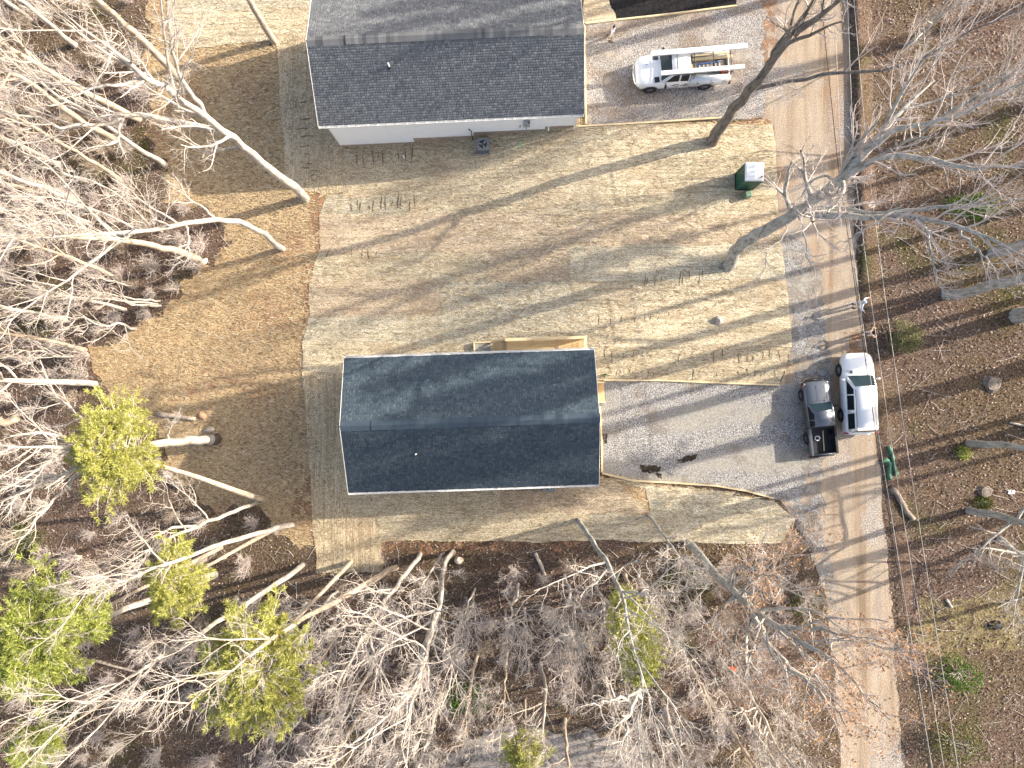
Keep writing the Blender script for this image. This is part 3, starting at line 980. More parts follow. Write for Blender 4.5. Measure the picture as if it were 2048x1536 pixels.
# white vent pipe on the near slope
def roof_pipe(h, W, eave, rise, x, y, hh, r, mat):
    z = eave + rise * (1 - abs(y) / (W / 2))
    mb = MB(); mb.cyl((x, y, z - 0.05), (x, y, z + hh), r, r * 0.95, 12)
    p = mb.build('vent_pipe', mat, h, True)
    mb = MB(); mb.cyl((x, y, z + 0.0), (x, y, z + 0.09), r * 2.6, r * 1.3, 12)
    mb.build('flashing', M_black, p)
p = P(781, 140, 3.9) - cen2
lx = p.x * math.cos(ang2) + p.y * math.sin(ang2)
ly = -p.x * math.sin(ang2) + p.y * math.cos(ang2)
roof_pipe(h2, W2, 2.95, 2.0, lx, ly, 0.52, 0.055, M_trim)

# lower house
c = [P(697, 985, 2.95), P(1198, 969, 2.95), P(1188, 699, 2.95), P(688, 717, 2.95)]
cen1 = sum(c, Vector()) / 4
L1 = ((c[1] - c[0]).length + (c[2] - c[3]).length) / 2
W1 = ((c[3] - c[0]).length + (c[2] - c[1]).length) / 2
e = (c[1] - c[0]) + (c[2] - c[3])
ang1 = math.atan2(e.y, e.x)
h1, bx1, by1, top1, win1, zg1 = make_house('house with blue black shingle roof and new wooden porch along one side', cen1, ang1, L1, W1, 2.95, 1.6, M_shing1,
    [(-(L1 / 2 - 0.34), -1.5), (-2.9, -0.9), (1.0, -0.4), (5.0, 0.02)], 12, None, (0.13, 0.995))
roof_pipe(h1, W1, 2.95, 1.6, -3.35, -1.85, 0.30, 0.05, M_trim)
win1((-4.5, by1 + 0.02, 1.5), (0, 1, 0), 1.5, 1.2)
win1((5.0, by1 + 0.02, 1.5), (0, 1, 0), 1.5, 1.2)
win1((-4.5, -by1 - 0.02, 1.5), (0, -1, 0), 0.9, 1.2)
win1((-bx1 - 0.02, 1.5, 1.5), (-1, 0, 0), 1.2, 1.2)
win1((bx1 + 0.02, -2, 1.5), (1, 0, 0), 1.4, 1.2)
for (xx, yy, nx_, ny_) in ((2.0, by1 + 0.02, 0, 1), (bx1 + 0.02, 1.2, 1, 0)):
    mb = MB()
    mb.box((xx + nx_ * 0.03, yy + ny_ * 0.03, 1.4), (0.06 if nx_ else 0.95, 0.95 if nx_ else 0.06, 2.05))
    d = mb.build('door', M_dgreen, h1)
    mb = MB(); mb.cyl((xx + nx_ * 0.06 + (0.35 if ny_ else 0), yy + ny_ * 0.06 + (0.35 if nx_ else 0), 1.35), (xx + nx_ * 0.12 + (0.35 if ny_ else 0), yy + ny_ * 0.12 + (0.35 if nx_ else 0), 1.35), 0.03)
    mb.build('handle', M_chrome, d)
def L1l(px, py, z):
    p = P(px, py, z) - cen1
    return p.x * math.cos(ang1) + p.y * math.sin(ang1), -p.x * math.sin(ang1) + p.y * math.cos(ang1)

# wooden porch on the long side of the lower house
porch = thing('wooden_porch', 'new yellow pine porch with railing and steps against the lower house', 'porch', (cen1.x, cen1.y, 0), ang1)
pz = 0.30
xa, yo = L1l(1012, 678, 1.24)
xb, _ = L1l(1172, 671, 1.24)
y0 = by1 + 0.05
xm = L1l(1112, 680, 0.4)[0]
nb = int((yo - y0) / 0.145)
for i in range(nb):
    mb = MB(); mb.box(((xa + xm) / 2, y0 + (i + 0.5) * (yo - y0) / nb, pz - 0.02 + random.uniform(-0.003, 0.003)), (xm - xa - 0.01, (yo - y0) / nb - 0.012, 0.036)); mb.build('deck_board', M_wood, porch)
nb = int((xb - xm) / 0.145)
for i in range(nb):
    mb = MB(); mb.box((xm + (i + 0.5) * (xb - xm) / nb, (y0 + yo) / 2, pz - 0.02 + random.uniform(-0.003, 0.003)), ((xb - xm) / nb - 0.012, yo - y0, 0.036)); mb.build('deck_board', M_wood_y, porch)
mb = MB()
mb.box(((xa + xb) / 2, yo - 0.04, pz - 0.16), (xb - xa, 0.04, 0.22)); mb.build('rim_joist', M_wood, porch)
mb = MB(); mb.box(((xa + xb) / 2, y0 + 0.06, pz - 0.16), (xb - xa, 0.04, 0.22)); mb.build('rim_joist', M_wood, porch)
for i in range(4):
    x = xa + 0.05 + i * (xb - xa - 0.1) / 3
    for y in ((yo - 0.06,) if i < 3 else (yo - 0.06, y0 + 0.1)):
        mb = MB(); mb.box((x, y, (pz + 0.93 - 1.6) / 2), (0.09, 0.09, pz + 0.93 + 1.6)); mb.build('post', M_wood, porch)
mb = MB(); mb.box(((xa + xb) / 2, yo - 0.055, pz + 0.96), (xb - xa + 0.12, 0.19, 0.04)); mb.build('top_rail', M_timber, porch)
mb = MB(); mb.box((xb - 0.05, (y0 + yo - 0.15) / 2, pz + 0.955), (0.19, yo - 0.15 - y0, 0.04)); mb.build('top_rail', M_timber, porch)
mb = MB(); mb.box(((xa + xb) / 2, yo - 0.055, pz + 0.14), (xb - xa, 0.05, 0.07)); mb.build('bottom_rail', M_wood, porch)
nbal = int((xb - xa) / 0.14)
for i in range(1, nbal):
    x = xa + i * (xb - xa) / nbal
    mb = MB(); mb.box((x, yo - 0.055, pz + 0.55), (0.035, 0.035, 0.78)); mb.build('baluster', M_wood, porch)
for i in range(1, 8):
    y = y0 + i * (yo - y0) / 9
    mb = MB(); mb.box((xb - 0.05, y, pz + 0.55), (0.035, 0.035, 0.78)); mb.build('baluster', M_wood, porch)
xs0 = L1l(984, 688, 0.0)[0]
nst = 4
for i in range(nst):
    w = (xa - xs0) / nst
    mb = MB(); mb.box((xa - (i + 0.5) * w, (y0 + yo) / 2, pz - 0.17 * (i + 1)), (w - 0.01, yo - y0 - 0.12, 0.04)); mb.build('stair_tread', M_wood_y, porch)
for y in (y0 + 0.03, yo - 0.03):
    mb = MB(); mb.bar((xa, y, pz - 0.12), (xs0 - 0.02, y, pz - 0.95), 0.04, 0.24); mb.build('stringer', M_wood, porch)
mb = MB(); mb.bar((xa, yo - 0.05, pz + 0.96), (xs0 - 0.02, yo - 0.05, pz + 0.18), 0.09, 0.04); mb.build('stair_rail', M_wood, porch)
# framed gravel pad at the foot of the steps
padx0 = L1l(950, 700, -0.6)[0]
pad = thing('gravel_pad', 'small dark gravel pad in a timber frame at the foot of the porch steps', 'gravel pad', (cen1.x, cen1.y, 0), ang1)
zpad = tz(cen1.x + (padx0 + xs0) / 2) + 0.10
mb = MB(); mb.box(((padx0 + xs0) / 2, (y0 + yo) / 2, zpad - 0.2), (xs0 - padx0, yo - y0 - 0.1, 0.4)); mb.build('gravel_fill', M_gravel, pad)
mb = MB(); mb.box(((padx0 + xs0) / 2, yo - 0.01, zpad - 0.12), (xs0 - padx0 + 0.05, 0.09, 0.42)); mb.build('frame_timber', M_timber, pad)
mb = MB(); mb.box((padx0 - 0.05, (y0 + yo) / 2, zpad - 0.12), (0.09, yo - y0 + 0.06, 0.42)); mb.build('frame_timber', M_timber, pad)
# entry steps at the gable end
steps = thing('entry_steps', 'short flight of new pine steps between the lower house and its drive', 'steps', (cen1.x, cen1.y, 0), ang1)
sx0 = bx1 + 0.06
sx1 = L1l(1209, 785, 0.2)[0]
sy1 = L1l(1200, 765, 0.2)[1]
sy0 = L1l(1200, 804, 0.2)[1]
for k in range(5):
    w = (sx1 - sx0) / 5
    z = 0.34 if k < 3 else 0.17
    mb = MB(); mb.box((sx0 + (k + 0.5) * w, (sy0 + sy1) / 2, z), (w - 0.012, sy1 - sy0 - 0.1, 0.04)); mb.build('tread', M_wood_y, steps)
for y in (sy0, sy1):
    mb = MB(); mb.box(((sx0 + sx1) / 2, y, 0.22), (sx1 - sx0 + 0.04, 0.09, 0.46)); mb.build('stringer', M_timber, steps)
mb = MB(); mb.box((sx0 + 0.6 * (sx1 - sx0), (sy0 + sy1) / 2, 0.25), (0.03, sy1 - sy0 - 0.1, 0.14)); mb.build('riser', M_wood_y, steps)

# timber edging round the drives
def edging(label, runs, h=0.16):
    t = thing('timber_edging', label, 'edging')
    for run in runs:
        pts = [P(*p) for p in run]
        for a, b in zip(pts[:-1], pts[1:]):
            L = (b - a).length
            n = max(1, round(L / 3.6))
            for k in range(n):
                p = a.lerp(b, k / n)
                q = a.lerp(b, (k + 1) / n)
                d = (q - p).normalized() * 0.006
                p, q = p + d, q - d
                p.z, q.z = tz(p.x) + h / 2 - 0.02, tz(q.x) + h / 2 - 0.02
                mb = MB(); mb.bar(p, q, 0.10, h + 0.04)
                mb.build('board', M_timber, t)
edging('pale timber boards edging the long gravel drive of the lower house', [[(1207, 760), (1330, 761), (1420, 765), (1558, 770)], [(1200, 812), (1203, 880), (1204, 944)], [(1204, 946), (1265, 961), (1340, 965), (1430, 971), (1490, 981), (1546, 996)]])
edging('pale timber boards edging the parking pad with the white service truck', [[(1171, 48), (1320, 32), (1472, 13)], [(1169, 52), (1172, 249)], [(1156, 254), (1300, 246), (1452, 236)]])

# ------------------------------------------------------------------ air conditioners
def condenser(label, loc, rot):
    t = thing('air_conditioner', label, 'air conditioner', loc, rot, None)
    mb = MB(); mb.box((0, 0, 0.04), (0.95, 0.95, 0.08)); mb.build('pad', M_rock_g, t)
    mb = MB(); mb.box((0, 0, 0.45), (0.76, 0.76, 0.74)); mb.build('coil_cabinet', M_steel_d, t, bevel=0.06)
    mb = MB()
    for k in range(12):
        z = 0.14 + k * 0.055
        for s in (-1, 1):
            mb.box((s * 0.385, 0, z), (0.012, 0.62, 0.02))
            mb.box((0, s * 0.385, z), (0.62, 0.012, 0.02))
    o = mb.build('louvres', M_steel, t)
    for s in (-1, 1):
        for q in (-1, 1):
            mb = MB(); mb.box((s * 0.37, q * 0.37, 0.45), (0.06, 0.06, 0.76)); mb.build('corner_post', M_steel, t)
    # top ring with round opening
    mb = MB()
    n = 28
    vs, fs = [], []
    for i in range(n):
        a = 2 * math.pi * i / n
        ca, sa = math.cos(a), math.sin(a)
        k = 0.41 / max(abs(ca), abs(sa))
        k = min(k, 0.52)
        vs += [(ca * 0.27, sa * 0.27, 0.86), (ca * k, sa * k, 0.85), (ca * k, sa * k, 0.80), (ca * 0.27, sa * 0.27, 0.74)]
    for i in range(n):
        j = (i + 1) % n
        for q in range(3):
            fs.append((i * 4 + q, i * 4 + q + 1, j * 4 + q + 1, j * 4 + q))
    mb.add(vs, fs)
    mb.build('top_cover', M_steel, t)
    f = MB()
    for k in range(3):
        a = 2 * math.pi * k / 3 + 0.5
        u = Vector((math.cos(a), math.sin(a), 0))
        v = Vector((-math.sin(a), math.cos(a), 0))
        f.slab([u * 0.05 - v * 0.05 + Vector((0, 0, 0.80)), u * 0.25 - v * 0.08 + Vector((0, 0, 0.79)), u * 0.24 + v * 0.12 + Vector((0, 0, 0.83)), u * 0.05 + v * 0.05 + Vector((0, 0, 0.82))], (0, 0, 1), 0.008)
    fo = f.build('fan_blades', M_alu, t)
    mb = MB(); mb.cyl((0, 0, 0.76), (0, 0, 0.855), 0.06); mb.build('fan_hub', M_steel_d, fo)
    mb = MB()
    for k in range(4):
        a = math.pi * k / 4
        mb.bar((math.cos(a) * 0.27, math.sin(a) * 0.27, 0.865), (-math.cos(a) * 0.27, -math.sin(a) * 0.27, 0.865), 0.008, 0.008)
    mb.build('guard', M_steel, t)
q = P(967, 297)
condenser('grey air conditioner with round fan standing by the white siding wall', q, ang2)
q = P(1096, 966)
q = cen1 + Vector((math.cos(ang1) * 4.75 + math.sin(ang1) * (by1 + 0.62), math.sin(ang1) * 4.75 - math.cos(ang1) * (by1 + 0.62), 0))
q.z = tz(q.x)
condenser('grey air conditioner half hidden under the eave of the blue black roof', q, ang1)

# ------------------------------------------------------------------ vehicles (+y forward, +x right)
def loft(sections):
    """sections: list of (y, [(x,z)...half profile from bottom centre-out to top centre]) mirrored"""
    mb = MB()
    rings = []
    for y, prof in sections:
        full = [(-x, z) for x, z in prof] + [(x, z) for x, z in reversed(prof)]
        rings.append([(x, y, z) for x, z in full])
    n = len(rings[0])
    vs = [v for r in rings for v in r]
    fs = []
    for i in range(len(rings) - 1):
        for k in range(n):
            a = i * n + k
            b = i * n + (k + 1) % n
            fs.append((a, b, b + n, a + n))
    fs.append(tuple(range(n)))
    fs.append(tuple(range(len(vs) - n, len(vs))))
    mb.add(vs, fs)
    return mb
def body_sec(y, w, zb, zt, crown=0.04, sh=0.10):
    return (y, [(w * 0.86, zb), (w * 0.97, zb + 0.10), (w, zb + 0.32), (w * 0.985, zt - sh), (w * 0.90, zt - 0.015), (w * 0.45, zt + crown * 0.8), (0.02, zt + crown)])
def wheel(t, x, y, r, w):
    s = 1 if x > 0 else -1
    mb = MB()
    ring = [(r * 0.62, -w / 2), (r * 0.93, -w / 2), (r, -w / 2 + 0.04), (r, w / 2 - 0.04), (r * 0.93, w / 2), (r * 0.62, w / 2)]
    n = 24
    vs, fs = [], []
    for i in range(n):
        a = 2 * math.pi * i / n
        for rr, xx in ring:
            vs.append((x + xx, y + rr * math.cos(a), r + rr * math.sin(a)))
    m = len(ring)
    for i in range(n):
        j = (i + 1) % n
        for k in range(m):
            fs.append((i * m + k, i * m + (k + 1) % m, j * m + (k + 1) % m, j * m + k))
    mb.add(vs, fs)
    wo_ = mb.build('wheel', M_rubber, t)
    mb = MB()
    mb.cyl((x + s * w * 0.30, y, r), (x - s * w * 0.3, y, r), r * 0.615, n=20)
    for k in range(5):
        a = 2 * math.pi * k / 5
        mb.bar((x + s * w * 0.36, y + math.cos(a) * r * 0.1, r + math.sin(a) * r * 0.1), (x + s * w * 0.36, y + math.cos(a) * r * 0.58, r + math.sin(a) * r * 0.58), 0.06, 0.05, (1, 0, 0))
    mb.build('rim', M_rim, wo_)
def arch(t, x, y, r, mat):
    s = 1 if x > 0 else -1
    mb = MB()
    n = 14
    vs, fs = [], []
    for i in range(n + 1):
        a = math.pi * i / n
        for rr, xx in ((r * 1.06, 0.0), (r * 1.20, 0.0), (r * 1.20, -0.03), (r * 1.06, -0.03)):
            vs.append((x + s * xx, y + rr * math.cos(a), r * 0.98 + rr * math.sin(a)))
    for i in range(n):
        for k in range(4):
            fs.append((i * 4 + k, i * 4 + (k + 1) % 4, (i + 1) * 4 + (k + 1) % 4, (i + 1) * 4 + k))
    mb.add(vs, fs)
    mb.build('wheel_arch', mat, t)
class Cab:
    """greenhouse prism: belt rectangle to roof rectangle; gives points on its faces"""
    def __init__(s, wb, wr, zb, zr, fb, fr, rr, rb):
        s.wb, s.wr, s.zb, s.zr, s.fb, s.fr, s.rr, s.rb = wb, wr, zb, zr, fb, fr, rr, rb
    def body(s, name, mat, t, bevel=0.09):
        mb = MB()
        vs = [(-s.wb, s.fb, s.zb), (s.wb, s.fb, s.zb), (s.wb, s.rb, s.zb), (-s.wb, s.rb, s.zb),
              (-s.wr, s.fr, s.zr), (s.wr, s.fr, s.zr), (s.wr, s.rr, s.zr), (-s.wr, s.rr, s.zr)]
        mb.add(vs, [(3, 2, 1, 0), (4, 5, 6, 7), (0, 1, 5, 4), (1, 2, 6, 5), (2, 3, 7, 6), (3, 0, 4, 7)])
        return mb.build(name, mat, t, True, bevel, 3)
    def side(s, sx, pts, name, mat, t, out=0.012):
        q = []
        for y, v in pts:
            q.append(Vector((sx * (s.wb + (s.wr - s.wb) * v), y, s.zb + (s.zr - s.zb) * v)))
        n = Vector((sx * (s.zr - s.zb), 0, s.wb - s.wr)).normalized()
        mb = MB(); mb.slab([p + n * 0.001 for p in q], n, out)
        return mb.build(name, mat, t)
    def front(s, u0, u1, v0, v1, name, mat, t, rear=False, out=0.012, curve=0.0):
        yb, yr = (s.rb, s.rr) if rear else (s.fb, s.fr)
        def pt(u, v):
            w = s.wb + (s.wr - s.wb) * v
            return Vector((u * w, yb + (yr - yb) * v, s.zb + (s.zr - s.zb) * v))
        sg = -1 if rear else 1
        n = Vector((0, sg * (s.zr - s.zb), -sg * (yr - yb))).normalized()
        n = Vector((0, sg * (s.zr - s.zb), sg * (yb - yr))).normalized()
        if n.z < 0:
            n = Vector((0, n.y, -n.z))
        mb = MB()
        k = 6
        pts = [pt(u0 * 0.98, v0)] + [pt(u0 + (u1 - u0) * i / k, v0 - curve * math.sin(math.pi * i / k)) for i in range(1, k)] + [pt(u1 * 0.98, v0), pt(u1, v1), pt(u0, v1)]
        mb.slab([p + n * 0.001 for p in pts], n, out)
        return mb.build(name, mat, t)

def suv(label, loc, rot):
    t = thing('parked_suv', label, 'suv', loc, rot)
    secs = [body_sec(2.63, 0.62, 0.42, 0.86, 0.02), body_sec(2.52, 0.80, 0.34, 0.98, 0.03), body_sec(2.30, 0.93, 0.30, 1.06, 0.04), body_sec(1.9, 1.0, 0.28, 1.11, 0.05),
            body_sec(1.2, 1.01, 0.28, 1.17, 0.05), body_sec(0.4, 1.01, 0.28, 1.20, 0.03), body_sec(-1.4, 1.01, 0.28, 1.20, 0.03), body_sec(-2.3, 0.99, 0.30, 1.19, 0.03), body_sec(-2.52, 0.94, 0.34, 1.16, 0.02), body_sec(-2.60, 0.86, 0.42, 1.05, 0.0)]
    loft(secs).build('body', M_carwhite, t, True)
    cab = Cab(0.93, 0.72, 1.15, 1.90, 1.22, 0.42, -2.28, -2.52)
    cab.body('cabin', M_carwhite, t)
    cab.front(-0.90, 0.90, 0.10, 0.93, 'windscreen', M_wshield, t, curve=0.06)
    cab.front(-0.84, 0.84, 0.2, 0.88, 'rear_window', M_glass, t, True)
    for s in (-1, 1):
        cab.side(s, [(0.86, 0.12), (-0.02, 0.12), (-0.02, 0.88), (0.30, 0.88)], 'side_window', M_glass, t)
        cab.side(s, [(-0.10, 0.12), (-1.02, 0.12), (-1.02, 0.88), (-0.10, 0.88)], 'side_window', M_glass, t)
        cab.side(s, [(-1.30, 0.12), (-2.28, 0.14), (-2.20, 0.88), (-1.22, 0.88)], 'side_window', M_glass, t)
        mb = MB(); mb.tube([(s * 0.68, 0.25, 1.905), (s * 0.68, 0.15, 1.955), (s * 0.68, -2.0, 1.955), (s * 0.68, -2.12, 1.905)], 0.022, 6); mb.build('roof_rail', M_black, t)
        mb = MB(); mb.box((s * 1.14, 0.92, 1.24), (0.26, 0.10, 0.16)); mr = mb.build('mirror', M_carwhite, t, True, 0.03)
        mb = MB(); mb.bar((s * 0.98, 0.90, 1.16), (s * 1.08, 0.92, 1.20), 0.05, 0.05); mb.build('mirror_arm', M_black, mr)
        mb = MB(); mb.slab([(s * 0.55, 2.585, 0.80), (s * 0.86, 2.47, 0.82), (s * 0.88, 2.36, 0.93), (s * 0.58, 2.49, 0.93)], (0, 0.8, 0.6), 0.02); mb.build('headlight', M_lamp, t)
        mb = MB(); mb.box((s * 0.93, -2.55, 1.0), (0.10, 0.08, 0.42)); mb.build('tail_light', M_red, t)
        for y in (0.15, -0.85):
            mb = MB(); mb.box((s * 1.015, y, 1.02), (0.03, 0.20, 0.035)); mb.build('door_handle', M_carwhite, t)
        for y in (0.95, -0.06, -1.10):
            mb = MB(); mb.box((s * 1.004, y, 0.78), (0.012, 0.012, 0.62)); mb.build('door_seam', M_black, t)
        for y in (1.55, -1.40):
            wheel(t, s * 0.91, y, 0.40, 0.26); arch(t, s * 1.018, y, 0.40, M_black)
    mb = MB(); mb.slab([(-0.5, 2.60, 0.62), (0.5, 2.60, 0.62), (0.52, 2.60, 0.86), (-0.52, 2.60, 0.86)], (0, 1, 0), 0.04); mb.build('grille', M_black, t)
    mb = MB(); mb.tube([(-0.84, 2.36, 0.985), (-0.5, 2.50, 0.985), (0, 2.545, 0.985), (0.5, 2.50, 0.985), (0.84, 2.36, 0.985)], 0.014, 6); mb.build('bonnet_gap', M_black, t)
    mb = MB(); mb.box((-0.55, 1.40, 1.215), (0.16, 0.20, 0.012)); mb.tube([(-0.9, 1.46, 1.17), (-0.72, 1.44, 1.222), (-0.58, 1.42, 1.226)], 0.012, 5); mb.build('wiper_cowl', M_black, t)
    mb = MB(); mb.box((0.45, 2.12, 1.128), (0.06, 0.12, 0.01)); mb.build('bonnet_badge', M_steel, t)
    mb = MB(); mb.box((0, -2.62, 0.52), (1.7, 0.12, 0.20)); mb.build('rear_bumper', M_carwhite, t, True, 0.04)
    mb = MB(); mb.box((0, -2.25, 1.93), (1.30, 0.16, 0.03)); mb.build('spoiler', M_carwhite, t)
def veh_rot(front, back):
    a, b = P(*front), P(*back)
    d = a - b
    return math.atan2(d.y, d.x) - math.pi / 2
suv_c = P(1704, 787)
suv('long white suv parked at the road edge next to the grey pickup', suv_c, veh_rot((1700, 720), (1706, 860)))

def pickup(label, loc, rot):
    t = thing('parked_pickup', label, 'pickup truck', loc, rot)
    secs = [body_sec(2.40, 0.56, 0.42, 0.80, 0.02), body_sec(2.30, 0.72, 0.36, 0.90, 0.03), body_sec(2.10, 0.83, 0.32, 0.98, 0.04), body_sec(1.7, 0.875, 0.30, 1.02, 0.05), body_sec(1.0, 0.88, 0.30, 1.06, 0.05), body_sec(-0.62, 0.88, 0.30, 1.06, 0.03)]
    loft(secs).build('body', M_cargrey, t, True)
    cab = Cab(0.83, 0.62, 1.02, 1.62, 1.00, 0.42, -0.52, -0.62)
    cab.body('cab', M_cargrey, t, 0.07)
    cab.front(-0.90, 0.90, 0.10, 0.92, 'windscreen', M_wshield, t, curve=0.05)
    cab.front(-0.82, 0.82, 0.2, 0.85, 'rear_window', M_glass, t, True)
    for s in (-1, 1):
        cab.side(s, [(0.72, 0.12), (-0.06, 0.12), (-0.06, 0.86), (0.32, 0.86)], 'side_window', M_glass, t)
        cab.side(s, [(-0.14, 0.12), (-0.52, 0.12), (-0.46, 0.86), (-0.14, 0.86)], 'side_window', M_glass, t)
        mb = MB(); mb.box((s * 1.00, 0.68, 1.12), (0.22, 0.09, 0.15)); mr = mb.build('mirror', M_black, t, True, 0.03)
        mb = MB(); mb.bar((s * 0.84, 0.66, 1.06), (s * 0.94, 0.68, 1.10), 0.05, 0.05); mb.build('mirror_arm', M_black, mr)
        mb = MB(); mb.slab([(s * 0.46, 2.37, 0.74), (s * 0.78, 2.27, 0.76), (s * 0.80, 2.17, 0.89), (s * 0.50, 2.29, 0.89)], (0, 0.7, 0.7), 0.02); hl = mb.build('headlight', M_lamp, t)
        mb = MB(); mb.slab([(s * 0.80, 2.24, 0.76), (s * 0.86, 2.12, 0.77), (s * 0.87, 2.04, 0.88), (s * 0.81, 2.15, 0.89)], (s * 0.5, 0.5, 0.7), 0.02); mb.build('indicator', M_amber, hl)
        # bed side wall with rolled rail
        mb = MB(); mb.box((s * 0.80, -1.52, 0.72), (0.12, 1.76, 0.64)); mb.build('bed_side', M_cargrey, t, True, 0.035)
        mb = MB(); mb.box((s * 0.80, -1.52, 1.05), (0.13, 1.74, 0.03)); mb.build('bed_rail', M_black if s > 0 else M_cargrey, t)
        mb = MB(); mb.box((s * 0.83, -2.41, 0.80), (0.10, 0.05, 0.34)); mb.build('tail_light', M_red, t)
        mb = MB(); mb.box((s * 0.888, 0.05, 0.92), (0.025, 0.16, 0.03)); mb.build('door_handle', M_black, t)
        for y in (0.86, -0.10):
            mb = MB(); mb.box((s * 0.878, y, 0.72), (0.012, 0.012, 0.55)); mb.build('door_seam', M_black, t)
        for y in (1.52, -1.32):
            wheel(t, s * 0.80, y, 0.36, 0.24); arch(t, s * 0.89, y, 0.36, M_black)
    mb = MB(); mb.box((0, -1.52, 0.50), (1.48, 1.76, 0.08)); mb.build('bed_floor', M_bedliner, t)
    mb = MB(); mb.box((0, -0.67, 0.74), (1.48, 0.06, 0.56)); mb.build('bed_front', M_bedliner, t)
    mb = MB(); mb.box((0, -2.38, 0.76), (1.70, 0.07, 0.58)); mb.build('tailgate', M_cargrey, t, True, 0.02)
    for s in (-1, 1):
        mb = MB(); mb.box((s * 0.732, -1.52, 0.76), (0.012, 1.70, 0.50)); mb.build('bed_liner', M_bedliner, t)
        mb = MB(); mb.box((s * 0.62, -1.32, 0.60), (0.22, 0.62, 0.14)); mb.build('wheel_well', M_bedliner, t, True, 0.03)
    mb = MB(); mb.box((0, -2.50, 0.50), (1.66, 0.16, 0.15)); mb.build('rear_bumper', M_black, t, True, 0.03)
    mb = MB(); mb.tube([(-0.80, 2.18, 0.58), (-0.5, 2.40, 0.58), (0, 2.46, 0.58), (0.5, 2.40, 0.58), (0.80, 2.18, 0.58)], 0.10, 8); mb.build('front_bumper', M_black, t, True)
    mb = MB(); mb.slab([(-0.42, 2.42, 0.68), (0.42, 2.42, 0.68), (0.44, 2.36, 0.85), (-0.44, 2.36, 0.85)], (0, 1, 0.2), 0.03); gr = mb.build('grille', M_black, t)
    mb = MB(); mb.box((0, 2.46, 0.77), (0.20, 0.02, 0.05)); mb.build('badge', M_chrome, gr)
    mb = MB(); mb.bar((-0.12, 2.1, 1.035), (-0.14, 1.15, 1.105), 0.02, 0.02); mb.bar((0.40, 2.05, 1.02), (0.46, 1.15, 1.085), 0.02, 0.02); mb.build('bonnet_crease', M_cargrey, t)
    mb = MB(); mb.tube([(-0.55, 1.07, 1.10), (-0.1, 1.11, 1.115), (0.35, 1.06, 1.105)], 0.012, 5); mb.build('wiper', M_black, t)
    mb = MB(); mb.cyl((0.45, -0.12, 1.62), (0.45, -0.12, 1.66), 0.03, n=8); mb.build('aerial_base', M_black, t)
    return t
pk_c = P(1629, 834)
pk_r = veh_rot((1620, 765), (1636, 905))
pickup('dark grey pickup truck with empty black bed at the mouth of the drive', pk_c, pk_r)
def on(loc, rot, x, y, z):
    return Vector((loc.x + x * math.cos(rot) - y * math.sin(rot), loc.y + x * math.sin(rot) + y * math.cos(rot), loc.z + z))
q = on(pk_c, pk_r, 0.16, -1.55, 0.545)
mb = MB(); mb.box((0, 0, 0.03), (0.05, 1.35, 0.06))
o = mb.build('wooden_stick', M_timber); o.location = q; o.rotation_euler = (0, 0, pk_r - 0.05); tag(o, 'thin pale wooden strip lying in the grey pickup bed', 'stick')
q = on(pk_c, pk_r, -0.22, -1.35, 0.545)
mb = MB(); mb.tube([(0.16 * math.cos(a), 0.14 * math.sin(a), 0.04 + 0.02 * math.sin(3 * a)) for a in [i * 0.45 for i in range(12)]], 0.045, 6); mb.tube([(0.0, 0.12, 0.05), (0.15, 0.02, 0.09), (0.05, -0.17, 0.05)], 0.05, 6)
o = mb.build('coiled_hose', M_cloth_w, None, True); o.location = q; tag(o, 'small coiled white hose lying in the grey pickup bed', 'hose')

